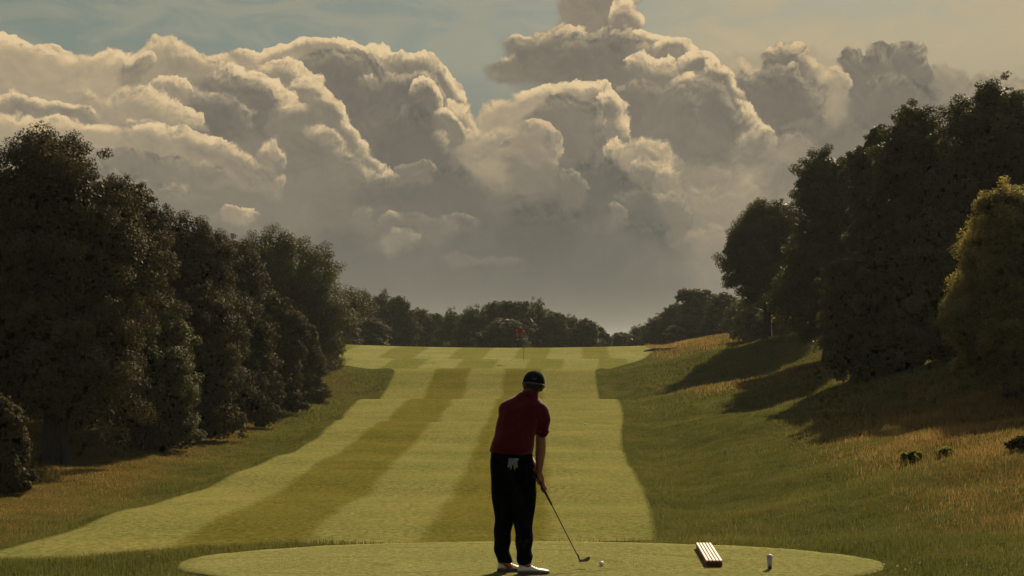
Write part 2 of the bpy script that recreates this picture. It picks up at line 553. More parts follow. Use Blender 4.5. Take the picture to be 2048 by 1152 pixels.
def strip_mesh(name, left, right, ys, n, mat, zadd, over=0.0):
    """a sheet on the land between two edges; uv.x runs 0..1 across, uv.y is metres along"""
    S = np.linspace(0, 1, n)[None]; Yq = ys[:, None]
    L, R = left(ys)[:, None], right(ys)[:, None]
    X = L + (R - L) * S; Y = Yq + 0 * S
    Z = land(X, Y) + zadd
    v = np.stack([X, Y, Z], -1).reshape(-1, 3)
    uv = np.stack([S + 0 * Yq, Y], -1).reshape(-1, 2)
    ny = len(ys)
    i = (np.arange(ny - 1)[:, None] * n + np.arange(n - 1)[None]).ravel()
    f = np.stack([i, i + 1, i + 1 + n, i + n], -1)
    return fast_mesh(name, v, f, mat, smooth=True, uv=uv)

# --- ground materials
def rough_mat():
    m, t, o = newmat('rough_grass')
    pos, x, y, z = pos_of(t)
    n1 = noise_node(t, 0.16, 4, .6, pos, dist=.4)
    n2 = noise_node(t, 1.3, 4, .65, pos)
    n3 = noise_node(t, 5.0, 7, .75, pos)
    n4 = noise_node(t, 60.0, 2, .6, pos)
    base = cramp(t, n2, [(.30, (.046, .055, .015)), (.50, (.075, .080, .022)), (.70, (.112, .104, .032))])
    dry = cramp(t, n3, [(.30, (.090, .060, .020)), (.70, (.205, .122, .040))])
    # dry zones: the hump on the right and the left verge
    zr = tmath(t, 'MULTIPLY', tmap(t, tmath(t, 'SUBTRACT', x, tmath(t, 'MULTIPLY', y, .085)), 3.6, 7.6), tmap(t, y, 52, 40, .12, 1.0))
    zl = tmath(t, 'MULTIPLY', tmap(t, tmath(t, 'MULTIPLY', x, -1), 8.2, 10.5), .72)
    near = tmap(t, y, 17, 24)
    zc = tmath(t, 'MULTIPLY', tmath(t, 'MULTIPLY', tmap(t, y, 97, 103), tmap(t, x, 8.5, 11)), .85)
    zq = tmath(t, 'MULTIPLY', tmath(t, 'MULTIPLY', tmap(t, y, 64, 67), tmap(t, y, 69.5, 71, 1.0, 0.0)), tmap(t, x, 7, 10))
    zone = tmath(t, 'MULTIPLY', tmath(t, 'MAXIMUM', tmath(t, 'MAXIMUM', zr, zl), tmath(t, 'MAXIMUM', zc, zq)), near)
    f = tmath(t, 'MULTIPLY', tmap(t, n1, .34, .54, .35, 1.0), zone)
    f = tmath(t, 'MULTIPLY', f, tmap(t, n2, .30, .62, .35, 1.0), clamp=True)
    patch = tmath(t, 'MULTIPLY', tmap(t, noise_node(t, .55, 3, .6, pos), .58, .72), .45)
    f = tmath(t, 'MAXIMUM', f, patch)
    c = tmix(t, f, base, dry)
    c = tmix(t, 1.0, c, cramp(t, n4, [(.3, (.62, .62, .62)), (.7, (1.4, 1.4, 1.3))]), 'MULTIPLY')
    principled(t, o, c, 1.0, 0.0, tmath(t, 'ADD', n3, n4), .08, 1.0)
    return m

def fairway_mat(name, edges, green=False):
    m, t, o = newmat(name)
    pos, x, y, z = pos_of(t)
    uvn = nd(t, 'ShaderNodeUVMap')
    s = nd(t, 'ShaderNodeSeparateXYZ'); t.links.new(uvn.outputs[0], s.inputs[0])
    wob = noise_node(t, .30, 3, .55, pos)
    fine = noise_node(t, 7, 4, .7, pos)
    drift = -.018 if not green else -.05
    u = tmath(t, 'ADD', x, tmath(t, 'MULTIPLY', tmath(t, 'SUBTRACT', y, 26.0 if not green else 99.0), drift))
    u = tmath(t, 'ADD', u, tmath(t, 'MULTIPLY', tmath(t, 'SUBTRACT', wob, .5), .45))
    u = tmath(t, 'ADD', u, tmath(t, 'MULTIPLY', tmath(t, 'SUBTRACT', fine, .5), .14))
    w = .17
    if green: u = tmath(t, 'ADD', u, tmath(t, 'MULTIPLY', tmap(t, y, 98.2, 98.7), 1.1))
    f = None
    for (a, b) in edges:                     # dark bands, metres across
        g = tmath(t, 'MULTIPLY', tmap(t, u, a - w, a + w), tmap(t, u, b - w, b + w, 1.0, 0.0))
        f = g if f is None else tmath(t, 'MAXIMUM', f, g)
    if green:
        yy = tmath(t, 'ADD', y, tmath(t, 'MULTIPLY', wob, 1.5))
        cross = tmath(t, 'MULTIPLY', tmap(t, yy, 97.9, 98.4), tmap(t, yy, 102.3, 102.9, 1.0, 0.0))
        f = tmath(t, 'ADD', tmath(t, 'MULTIPLY', f, .85), tmath(t, 'MULTIPLY', tmath(t, 'SUBTRACT', 1.0, cross), .22))
    mot = noise_node(t, .55, 5, .62, pos, dist=.3)
    grain = noise_node(t, 9, 8, .78, pos)
    lightc, darkc = ((.180, .184, .070), (.120, .124, .036)) if green else ((.146, .146, .048), (.098, .094, .021))
    c = tmix(t, f, lightc, darkc)
    c = tmix(t, 1.0, c, cramp(t, mot, [(.3, (.84, .90, .84)), (.7, (1.16, 1.07, 1.05))]), 'MULTIPLY')
    mp = nd(t, 'ShaderNodeMapping'); mp.inputs['Scale'].default_value = (.16, 1.1, 1)
    t.links.new(pos, mp.inputs[0])
    band = noise_node(t, 1.0, 4, .65, mp.outputs[0])
    c = tmix(t, 1.0, c, cramp(t, band, [(.3, (.90, .94, .86)), (.7, (1.10, 1.06, 1.08))]), 'MULTIPLY')
    c = tmix(t, 1.0, c, cramp(t, grain, [(.34, (.50, .54, .42)), (.66, (1.52, 1.47, 1.62))]), 'MULTIPLY')
    # paler worn seam along the edges, greener just inside it
    ed = tmap(t, tmath(t, 'ABSOLUTE', tmath(t, 'SUBTRACT', s.outputs[0], .5)), .484, .499)
    c = tmix(t, tmath(t, 'MULTIPLY', ed, .3), c, (.13, .125, .04))
    rag = tmath(t, 'ADD', tmath(t, 'ABSOLUTE', tmath(t, 'SUBTRACT', s.outputs[0], .5)), tmath(t, 'MULTIPLY', tmath(t, 'SUBTRACT', fine, .5), .030))
    c = tmix(t, tmath(t, 'MULTIPLY', tmap(t, rag, .486, .500), .85), c, tmix(t, 1.0, (.072, .078, .022), cramp(t, grain, [(.34, (.5, .54, .42)), (.66, (1.5, 1.47, 1.6))]), 'MULTIPLY'))
    principled(t, o, c, 1.0, 0.0, grain, .05, .8)
    return m

def tee_mat():
    m, t, o = newmat('tee_turf')
    pos, x, y, z = pos_of(t)
    mot = noise_node(t, 1.4, 4, .6, pos); grain = noise_node(t, 130, 3, .7, pos); mid = noise_node(t, 16, 7, .78, pos)
    # old mowing rings
    rr = nd(t, 'ShaderNodeTexWave', wave_type='RINGS', rings_direction='Z'); rr.inputs['Scale'].default_value = .9
    mp = nd(t, 'ShaderNodeMapping'); mp.inputs['Location'].default_value = (.55, -13.35, 0); mp.inputs['Scale'].default_value = (.33, 1.0, 1)
    t.links.new(pos, mp.inputs[0]); t.links.new(mp.outputs[0], rr.inputs[0]); rr.inputs['Distortion'].default_value = 1.2
    ring = tmap(t, rr.outputs['Fac'], .86, 1.0)
    c = tmix(t, tmath(t, 'MULTIPLY', ring, tmap(t, mot, .45, .6)), (.185, .188, .070), (.140, .145, .050))
    c = tmix(t, 1.0, c, cramp(t, mot, [(.3, (.88, .9, .86)), (.7, (1.1, 1.06, 1.05))]), 'MULTIPLY')
    c = tmix(t, 1.0, c, cramp(t, mid, [(.36, (.62, .66, .54)), (.66, (1.40, 1.36, 1.46))]), 'MULTIPLY')
    c = tmix(t, 1.0, c, cramp(t, grain, [(.3, (.70, .72, .62)), (.7, (1.28, 1.26, 1.34))]), 'MULTIPLY')
    principled(t, o, c, 1.0, 0.0, tmath(t, 'ADD', grain, mid), .012, .9)
    return m

M_ROUGH = rough_mat()
xs = np.concatenate([np.linspace(-2500, -120, 14)[:-1], np.linspace(-120, -24, 60)[:-1], np.linspace(-24, 26, 330)[:-1], np.linspace(26, 120, 60)[:-1], np.linspace(120, 2500, 14)])
ys = np.concatenate([np.linspace(-80, 8, 16)[:-1], np.linspace(8, 30, 150)[:-1], np.linspace(30, 115, 330)[:-1], np.linspace(115, 260, 80)[:-1], np.linspace(260, 5000, 18)])
link('ground', grid_mesh('ground', xs, ys, M_ROUGH), kind='structure', label='rough grass ground rising to a wooded bank on the right')

FW_EDGES = [(-5.45, -3.45), (-1.5, .65)]
fw = strip_mesh('fairway', lambda y: curve(XL, y), lambda y: curve(XR, y), np.linspace(20.5, 90.5, 420), 90, fairway_mat('fairway_turf', FW_EDGES), .022)
link('fairway', fw, kind='structure', label='mown fairway with alternating light and dark stripes')
gy = np.linspace(90.5, 113, 150)
gr = strip_mesh('green', lambda y: curve(XL, y), lambda y: curve(XR, y), gy, 90, fairway_mat('green_turf', [(-12.2, -10.4), (-7.7, -5.4), (-3.1, -.8), (1.2, 3.4), (5.7, 7.5)], True), .024)
link('green', gr, kind='structure', label='raised putting green on the crest with crossing mown stripes')

# the tee: a slightly raised oval of short turf
def oval(u, rx=3.13, ry=1.5, cx=.16, cy=13.5):
    return cx + rx * np.cos(u), cy + ry * np.sin(u)
nu, nr = 220, 40
u = np.linspace(0, 2 * math.pi, nu, endpoint=False)
ox, oy = oval(u)
wob = .012 * np.sin(u * 9 + 1) + .008 * np.sin(u * 23) + .006 * np.sin(u * 51)
ox = ox * (1 + wob * .3); oy = oy + wob
V = [(0.16, 13.5, .004)]; Fq = []
verts = [np.array([[.16, 13.5, 0.0]])]
for k in range(1, nr + 1):
    f = k / nr
    zz = 0.0 if k < nr - 1 else (0.0 if k == nr - 1 else -.018)
    ff = f if k < nr else 1.006
    if k == nr - 1: ff = .998
    verts.append(np.stack([.16 + (ox - .16) * ff, 13.5 + (oy - 13.5) * ff, np.full(nu, zz)], -1))
VV = np.concatenate(verts)
tri = []
for j in range(nu):
    tri.append((0, 1 + j, 1 + (j + 1) % nu))
for k in range(nr - 1):
    a = 1 + k * nu; b = a + nu
    for j in range(nu):
        j2 = (j + 1) % nu
        tri.append((a + j, b + j, b + j2)); tri.append((a + j, b + j2, a + j2))
tee = fast_mesh('tee_green', VV, np.array(tri), tee_mat(), smooth=True)
link('tee_turf', tee, kind='structure', label='oval patch of short turf in the foreground')
TEE = 0.0

# lip of a bunker beside the green, its backlit front shaded by dark colour
def lip_shade_mat():
    m, t, o = newmat('bunker_lip_shade')
    pos, *_ = pos_of(t)
    n = noise_node(t, 6, 4, .6, pos)
    principled(t, o, cramp(t, n, [(.3, (.012, .012, .006)), (.7, (.03, .026, .013))]), .95, .1, n, .05, .6)
    return m
a = P(1288, 706, 103); b = P(1372, 702, 106)
n = 24; vv = []
for i in range(n + 1):
    f = i / n
    c = a.lerp(b, f); zz = landz(c.x, c.y)
    h = .24 * math.sin(math.pi * min(1, f * 1.0 + .06)) ** .6 * (1 - .35 * f)
    vv += [(c.x, c.y - .22, zz - .08), (c.x, c.y - .05, zz + h), (c.x, c.y + .35, zz + h * .98), (c.x, c.y + 1.6, zz - .05)]
ff = [(i * 4 + k, (i + 1) * 4 + k, (i + 1) * 4 + k + 1, i * 4 + k + 1) for i in range(n) for k in range(3)]
bme = fast_mesh('bunker', vv, ff, [lip_shade_mat(), M_ROUGH], smooth=False)
for p_ in bme.polygons: p_.material_index = 0 if p_.index % 3 == 0 else 1
link('bunker_lip', bme, kind='structure', label='low dark lip of a bunker at the right of the green')

# ------------------------------------------------------------------ trees
def leaf_mat(name, dark, light, spec=.35, rough=.42, trans=.25):
    m, t, o = newmat(name)
    at = nd(t, 'ShaderNodeAttribute', attribute_name='tint')
    pos, *_ = pos_of(t)
    n = noise_node(t, .9, 3, .6, pos)
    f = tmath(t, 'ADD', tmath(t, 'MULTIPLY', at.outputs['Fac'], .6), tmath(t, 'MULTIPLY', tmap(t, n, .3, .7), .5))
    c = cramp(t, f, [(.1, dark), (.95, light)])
    b = principled(t, o, c, rough, spec)
    tr = nd(t, 'ShaderNodeBsdfTranslucent')
    t.links.new(tmix(t, 1.0, c, (1.3, 1.35, .7), 'MULTIPLY'), tr.inputs[0])
    mx = nd(t, 'ShaderNodeMixShader'); mx.inputs[0].default_value = trans
    t.links.new(b.outputs[0], mx.inputs[1]); t.links.new(tr.outputs[0], mx.inputs[2]); t.links.new(mx.outputs[0], o.inputs[0])
    return m

def bark_mat():
    m, t, o = newmat('bark')
    pos, *_ = pos_of(t)
    mp = nd(t, 'ShaderNodeMapping'); mp.inputs['Scale'].default_value = (9, 9, 1.6); t.links.new(pos, mp.inputs[0])
    n = noise_node(t, 1.5, 4, .65, mp.outputs[0])
    principled(t, o, cramp(t, n, [(.3, (.012, .010, .007)), (.7, (.036, .028, .020))]), .9, .2, n, .04, .9)
    return m
M_BARK = bark_mat()
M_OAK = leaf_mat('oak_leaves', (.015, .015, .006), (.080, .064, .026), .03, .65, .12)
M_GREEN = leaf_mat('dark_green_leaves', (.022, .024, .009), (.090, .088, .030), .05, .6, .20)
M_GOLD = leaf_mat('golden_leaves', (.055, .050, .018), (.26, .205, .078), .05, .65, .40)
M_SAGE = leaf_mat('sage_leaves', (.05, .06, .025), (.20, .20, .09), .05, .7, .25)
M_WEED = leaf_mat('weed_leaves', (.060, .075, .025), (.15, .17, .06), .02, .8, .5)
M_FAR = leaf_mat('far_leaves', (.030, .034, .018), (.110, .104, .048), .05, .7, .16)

def tubes(paths, sides=7):
    """paths: list of [(point, radius), ...] -> verts, quads"""
    vs_, fs_ = [], []
    base = 0
    for path in paths:
        pts = [Vector(p_) for p_, r in path]
        up = Vector((.3, .9, .2)).normalized()
        for i, (p_, r) in enumerate(path):
            d = (pts[min(i + 1, len(pts) - 1)] - pts[max(i - 1, 0)]).normalized()
            a = d.cross(up)
            if a.length < 1e-3: a = d.cross(Vector((1, 0, 0)))
            a.normalize(); b = d.cross(a)
            for k in range(sides):
                th = 2 * math.pi * k / sides
                vs_.append(Vector(p_) + (a * math.cos(th) + b * math.sin(th)) * r)
        for i in range(len(path) - 1):
            for k in range(sides):
                k2 = (k + 1) % sides
                fs_.append((base + i * sides + k, base + i * sides + k2, base + (i + 1) * sides + k2, base + (i + 1) * sides + k))
        base += len(path) * sides
    return np.array([tuple(v) for v in vs_]), np.array(fs_)

def unit(v): return v / np.maximum(np.linalg.norm(v, axis=-1, keepdims=True), 1e-6)

def crown(rng, w, dpt, z0, z1, nleaf, size, lobes=16, clump=.26, ragged=.16, shape=1.0, open_=0.0):
    """tufts of leaves on overlapping lobes; w, dpt: width and depth; z0..z1: bottom and top"""
    h = z1 - z0
    L = []
    for i in range(lobes):
        f = ((i + .5) / lobes) ** .85
        zf = .08 + .86 * f
        rad = (math.sin(math.pi * min(1, (zf * .80 + .22))) ** .6) * (1 - .12 * shape * zf)
        ang = i * 2.39996 + rng.uniform(-.4, .4)
        rr = rng.uniform(.15, .32) * rad
        if zf > .82: rr *= .55
        R = rng.uniform(.20, .32) * (1.08 - .45 * zf)
        L.append((math.cos(ang) * rr * w * 1.0, math.sin(ang) * rr * dpt, z0 + h * (zf - (.10 if zf > .8 else 0)), R * min(w, h * 1.05) * rng.uniform(.88, 1.12)))
    L.append((0, 0, z0 + .42 * h, .33 * min(w, h)))
    L.append((0, 0, z0 + .66 * h, .27 * min(w, h)))
    L = np.array(L)
    top = (L[:, 2] + L[:, 3]).max(); L[:, 2] += (z1 - top) * ((L[:, 2] - z0) / h)
    L[:, 2] = np.maximum(L[:, 2], z0 + L[:, 3] * .75)
    area = L[:, 3] ** 2
    ntuft = int(40 * lobes * (1 if nleaf > 20000 else .5))
    li = rng.choice(len(L), ntuft, p=area / area.sum())
    dr = unit(rng.normal(size=(ntuft, 3)) + np.array([0, 0, .18]))
    rad = L[li, 3] * np.minimum(1.22, 1 + rng.normal(size=ntuft) * ragged * .7 + (rng.random(ntuft) < .10) * rng.uniform(.05, .18, ntuft))
    tc_ = L[li, :3] + dr * rad[:, None] * np.array([1, dpt / w, 1])
    # drop tufts buried deep inside other lobes
    dist = np.linalg.norm((tc_[:, None] - L[None, :, :3]) / L[None, :, 3:4], axis=-1)
    inside = (dist < .72).sum(1) > 0
    tc_, dr, li = tc_[~inside], dr[~inside], li[~inside]
    if open_ > 0:
        keep = rng.random(len(tc_)) > open_
        tc_, dr, li = tc_[keep], dr[keep], li[keep]
    nt_ = len(tc_)
    tr_ = L[li, 3] * clump * rng.uniform(.55, 1.35, nt_)
    wts = tr_ ** 2; wts /= wts.sum()
    ti = rng.choice(nt_, nleaf, p=wts)
    off = unit(rng.normal(size=(nleaf, 3))) * (rng.random(nleaf) ** .45)[:, None]
    off[:, 2] *= .8
    c = tc_[ti] + off * tr_[ti][:, None] + dr[ti] * (off * dr[ti]).sum(1, keepdims=True) * tr_[ti][:, None] * .2
    nrm = unit(unit(off) * .7 + dr[ti] * .5 + rng.normal(size=(nleaf, 3)) * .75 + np.array([0, 0, .35]))
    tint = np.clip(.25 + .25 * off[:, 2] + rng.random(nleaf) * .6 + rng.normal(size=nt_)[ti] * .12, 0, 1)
    sz = size * rng.uniform(.6, 1.3, nleaf)
    # inner mass of larger leaves
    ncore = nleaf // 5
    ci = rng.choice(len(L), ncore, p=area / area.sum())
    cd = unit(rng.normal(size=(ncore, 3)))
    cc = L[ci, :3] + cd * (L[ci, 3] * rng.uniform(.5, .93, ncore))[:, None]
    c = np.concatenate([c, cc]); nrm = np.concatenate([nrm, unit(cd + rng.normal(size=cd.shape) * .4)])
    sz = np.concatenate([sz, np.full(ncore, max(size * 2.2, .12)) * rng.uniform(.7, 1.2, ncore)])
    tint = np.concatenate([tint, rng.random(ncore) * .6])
    ok = c[:, 2] > z0 * .0 + .02
    return c[ok], nrm[ok], sz[ok], tint[ok], L

def leaf_tris(rng, c, nrm, sz, aspect=.55):
    a = unit(np.cross(nrm, rng.normal(size=c.shape))); b = np.cross(nrm, a)
    s = sz[:, None]
    v = np.stack([c + a * s * .62, c - a * s * .38 + b * s * aspect * .62, c - a * s * .38 - b * s * aspect * .62], 1).reshape(-1, 3)
    return v, np.arange(len(v)).reshape(-1, 3)

def limbs(rng, h, z0, L, r0, lean=(0, 0)):
    top = Vector((lean[0] * .6, lean[1] * .6, z0 + (h - z0) * .45))
    fork = Vector((lean[0] * .3, lean[1] * .3, max(.25 * h, z0 * .9)))
    paths = [[((-.0, 0, -.25), r0 * 1.5), ((0, 0, .12), r0 * 1.15), ((lean[0] * .12, lean[1] * .1, fork.z * .5), r0 * .92), (tuple(fork), r0 * .85), (tuple(top), r0 * .5), ((lean[0], lean[1], h * .82), r0 * .12)]]
    order = rng.permutation(len(L))[:10]
    for i in order:
        x, y, z, R = L[i]
        f = rng.uniform(.15, .9)
        st = fork.lerp(top, f * .8)
        en = Vector((x, y, z + R * .3))
        mid = st.lerp(en, .5) + Vector((rng.uniform(-.2, .2), rng.uniform(-.2, .2), R * .12))
        paths.append([(tuple(st), r0 * .42), (tuple(mid), r0 * .27), (tuple(en), r0 * .12)])
        for _ in range(3):
            e2 = en + Vector(rng.normal(size=3)).normalized() * R * 1.05
            paths.append([(tuple(mid.lerp(en, .7)), r0 * .15), (tuple(en.lerp(e2, .5)), r0 * .08), (tuple(e2), r0 * .025)])
    return tubes(paths)

TREE_PROTO = {}
def tree(px, d, top, wpx, label, mat, cat='tree', name='tree', nleaf=60000, size=.10, z0f=.12, seed=1, lobes=16, group=None, dz=0.0,
         share=None, clump=.26, ragged=.16, shape=1.0, open_=0.0, depth=1.0, lean=(0, 0), trunk_r=None):
    g = P(px, 700, d); x = g.x
    zg = landz(x, d) + dz
    w = wpx / FPX * d
    h = P(px, top, d).z - zg
    loc = (x, d, zg)
    root = thing(name, label, cat, loc, group)
    if share is not None and share in TREE_PROTO:
        (mc, mt, w0, h0) = TREE_PROTO[share]
        rng = np.random.default_rng(seed)
        root.scale = (w / w0, w / w0, h / h0)
        root.rotation_euler = (0, 0, rng.uniform(0, 6.28))
        link('crown', mc, root)
        if mt: link('trunk', mt, root)
        return root
    rng = np.random.default_rng(seed)
    if group == G_L or group == G_R: nleaf, size = int(nleaf * 1.7), size * .68
    c, nr_, sz, tint, L = crown(rng, w, w * depth, h * z0f, h, nleaf, size, lobes, clump, ragged, shape, open_)
    v, f = leaf_tris(rng, c, nr_, sz)
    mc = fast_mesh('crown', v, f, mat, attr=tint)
    tv, tf = limbs(rng, h, h * z0f, L, trunk_r or (.028 * h + .03), lean)
    mt = fast_mesh('trunk', tv, tf, M_BARK, smooth=True)
    if share is not None: TREE_PROTO[share] = (mc, mt, w, h)
    link('crown', mc, root); link('trunk', mt, root)
    return root

G_L = 'trees along the left of the fairway'
G_R = 'trees on the bank to the right'
G_F = 'distant trees beyond the green'
G_S = 'shrubs at the edges of the rough'

# left side, near to far
tree(112, 42, 262, 430, 'tall ragged oak with visible dark trunk, nearest tree on the left', M_OAK, nleaf=150000, size=.085, z0f=.13, seed=11, lobes=22, group=G_L, ragged=.24, shape=1.5, trunk_r=.36)
tree(-60, 47, 300, 330, 'dark tree cut by the left picture edge behind the nearest oak', M_OAK, nleaf=70000, size=.10, z0f=.04, seed=12, group=G_L)
tree(262, 48, 352, 215, 'narrow oak with pointed crown just right of the nearest oak', M_OAK, nleaf=80000, size=.085, z0f=.03, seed=13, lobes=16, group=G_L, ragged=.2, shape=1.3)
tree(170, 55, 400, 330, 'dark tree filling the gap behind the nearest oak', M_GREEN, nleaf=50000, size=.11, z0f=.0, seed=14, group=G_L)
tree(375, 54, 425, 260, 'rounded bronze tree between the pointed oak and the large domed tree', M_OAK, nleaf=90000, size=.09, z0f=.02, seed=15, lobes=18, group=G_L)
tree(560, 86, 462, 275, 'large domed dark tree farthest along the left row', M_GREEN, nleaf=80000, size=.12, z0f=.05, seed=16, lobes=20, group=G_L, ragged=.12, shape=.6)
tree(465, 68, 470, 230, 'dark tree half hidden in front of the large domed tree', M_OAK, nleaf=60000, size=.11, z0f=.02, seed=17, lobes=16, group=G_L)
tree(395, 51, 560, 200, 'low bronze bushy tree under the rounded bronze tree', M_OAK, nleaf=60000, size=.085, z0f=-.03, seed=18, lobes=14, group=G_L, shape=.4)
tree(480, 57, 585, 170, 'low bronze bushy tree standing in the middle of the left hedge line', M_OAK, nleaf=60000, size=.09, z0f=-.03, seed=19, lobes=14, group=G_L, shape=.4)
tree(548, 64, 590, 150, 'bronze bushy tree with drooping tufts second from the fairway end of the row', M_OAK, nleaf=50000, size=.095, z0f=-.03, seed=20, lobes=13, group=G_L, shape=.4)
tree(602, 74, 640, 110, 'small bronze bush where the left row ends near the fairway', M_OAK, nleaf=35000, size=.10, z0f=-.03, seed=21, lobes=11, group=G_L, shape=.4)
tree(618, 88, 508, 140, 'dark tree on the right shoulder of the large domed tree', M_GREEN, nleaf=40000, size=.12, z0f=.0, seed=44, lobes=14, group=G_L)
tree(640, 97, 570, 90, 'dark tree with ragged right flank beside the end of the green', M_OAK, nleaf=40000, size=.12, z0f=-.03, seed=22, lobes=12, group=G_L)
tree(300, 47, 610, 230, 'shaded bush under the pointed oak', M_GREEN, nleaf=50000, size=.09, z0f=-.03, seed=23, lobes=12, group=G_L, shape=.3)
tree(8, 35.5, 792, 130, 'lone brown shrub at the lower left picture edge', M_OAK, 'shrub', 'shrub', nleaf=40000, size=.055, z0f=-.05, seed=24, lobes=10, group=G_S, shape=.3, trunk_r=.05)

# right side
tree(1995, 55, 158, 300, 'tallest tree on the right bank with feathery open top', M_GREEN, nleaf=120000, size=.12, z0f=.06, seed=31, lobes=24, group=G_R, ragged=.22, shape=1.2)
tree(1835, 58, 205, 230, 'tall dark tree left of the tallest tree on the bank', M_GREEN, nleaf=100000, size=.12, z0f=.05, seed=32, lobes=20, group=G_R, ragged=.2)
tree(1755, 63, 240, 150, 'slim dark tree with rounded head second step of the right skyline', M_GREEN, nleaf=60000, size=.12, z0f=.06, seed=33, lobes=14, group=G_R)
tree(1660, 72, 300, 205, 'dark tree with bare lower trunk stepping down toward the fairway', M_GREEN, nleaf=90000, size=.12, z0f=.12, seed=34, lobes=18, group=G_R, ragged=.14)
tree(1535, 88, 398, 195, 'spreading tree nearest the fairway on the right bank', M_GREEN, nleaf=90000, size=.125, z0f=.26, seed=35, lobes=18, group=G_R, ragged=.14, shape=.5)
tree(2170, 58, 190, 300, 'dark tree at the right picture edge behind the golden tree', M_GREEN, nleaf=60000, size=.13, z0f=.05, seed=36, group=G_R)
tree(1900, 53, 430, 260, 'dark lower tree filling the bank beneath the tallest tree', M_GREEN, nleaf=60000, size=.12, z0f=-.02, seed=37, group=G_R, shape=.4)
tree(1740, 57, 480, 220, 'low dark tree in deep shade beneath the right skyline', M_GREEN, nleaf=50000, size=.12, z0f=-.02, seed=38, group=G_R, shape=.4)
tree(2020, 42, 366, 235, 'golden brown leafy tree at the right picture edge', M_GOLD, nleaf=110000, size=.085, z0f=-.02, seed=39, lobes=18, group=G_R, ragged=.26, clump=.38, shape=.6)
tree(2380, 62, 250, 420, 'unseen dark tree added outside the right picture edge for its shadow', M_GREEN, nleaf=40000, size=.16, z0f=.05, seed=40, group=G_R)  # out of view, added only to cast shade
tree(1505, 101, 600, 95, 'sage green shrub under the spreading tree on the right', M_SAGE, 'shrub', 'shrub', nleaf=20000, size=.12, z0f=-.04, seed=41, lobes=10, group=G_S, shape=.3)
tree(1580, 98, 600, 90, 'brownish shrub beside the trunk on the right bank', M_GOLD, 'shrub', 'shrub', nleaf=20000, size=.12, z0f=-.04, seed=42, lobes=10, group=G_S, shape=.3)  # golden leaf colour brightens this shrub in place of sunlight

# far trees: a few models, many copies
FAR = [
    (712, 150, 576, 90, 0, 'first tall far tree beside the left row, left of the gap'), (762, 152, 583, 80, 1, 'far tree with domed top at the left of the green'),
    (798, 149, 592, 60, 2, 'slim far tree on the right shoulder of the left far clump'), (838, 160, 616, 56, 3, 'small far tree left of the low notch in the skyline'),
    (868, 162, 626, 46, 4, 'lowest far tree in the notch of the skyline'), (735, 140, 634, 75, 3, 'low far bush in front of the left far clump'),
    (905, 156, 618, 54, 1, 'far tree at the left end of the middle clump'), (948, 150, 612, 70, 0, 'broad far tree on the left shoulder of the middle clump'),
    (990, 152, 602, 70, 2, 'far tree left of the red flag'), (1030, 150, 600, 72, 4, 'far tree rising directly behind the red flag'),
    (1068, 154, 598, 62, 1, 'highest far tree of the middle clump, just right of the flag'), (1108, 152, 622, 60, 3, 'far tree stepping down right of the flag'),
    (1140, 156, 630, 52, 0, 'far tree in the right half of the middle clump'), (1172, 152, 636, 54, 2, 'far tree near the right end of the middle clump'),
    (1200, 158, 652, 38, 4, 'last small far tree at the right end of the middle clump'), (1008, 142, 636, 80, 3, 'low rounded far tree in front of the middle clump'),
    (1245, 162, 664, 44, 2, 'lowest far tree at the foot of the right far slope'), (1280, 158, 650, 50, 0, 'second far tree up the right far slope'),
    (1318, 150, 628, 60, 1, 'third far tree up the right far slope'), (1355, 148, 606, 64, 3, 'round far tree in the middle of the right far slope'),
    (1400, 142, 576, 80, 4, 'tallest rounded far tree of the right far slope'), (1448, 136, 584, 70, 2, 'far tree touching the spreading tree on the right'),
    (1485, 130, 600, 70, 0, 'far tree seen below the spreading tree on the right'), (1560, 132, 590, 90, 1, 'far tree seen between the right bank trunks'),
    (1640, 128, 580, 90, 3, 'far tree closing the view behind the right bank'), (1225, 175, 676, 60, 3, 'farthest hazy tree in the gap of the skyline'),
    (880, 178, 640, 60, 2, 'farthest tree behind the skyline notch'), (670, 135, 590, 80, 4, 'far tree peeping past the end of the left row')]
for i, (px, d, top, w, k, lab) in enumerate(FAR):
    tree(px, d, top, w * 1.5, lab, M_FAR, nleaf=22000, size=.17, z0f=-.02, seed=60 + i if i > 5 else 50 + k, lobes=13, group=G_F, share='far%d' % k, shape=.5, ragged=.13)

for (px, py, w_, h_, lab) in [(1822, 922, 70, 20, 'dark green weed clump in the golden grass, largest of the weeds'), (1890, 912, 50, 15, 'dark green weed clump just right of the largest weed'),
                                                            (2040, 900, 60, 26, 'dark reddish weed bush at the right picture edge in the grass')]:
    x_, y_, z_ = hit(px, py)
    tree(px, y_, py - h_, w_ * 1.3, lab, M_WEED if 'reddish' not in lab else M_OAK, 'weed', 'weed_clump', nleaf=4200, size=.032, z0f=-.1, seed=int(px), lobes=9, group='weed clumps on the right bank', shape=.2, trunk_r=.006, ragged=.5, clump=.5, open_=.25)

# ------------------------------------------------------------------ solid shapes joined by voxel remeshing
def simple_mat(name, col, rough=.8, spec=.3, var=.15, scale=30, bump=0.0, metal=0.0, sheen=0.0, bd=.003):
    m, t, o = newmat(name)
    tc2 = nd(t, 'ShaderNodeTexCoord')
    n_ = noise_node(t, scale, 3, .6, tc2.outputs['Object'])
    lo = tuple(c * (1 - var) for c in col); hi = tuple(c * (1 + var) for c in col)
    principled(t, o, cramp(t, n_, [(.3, lo), (.7, hi)]), rough, spec, n_ if bump else None, bd, bump, metal, sheen)
    return m

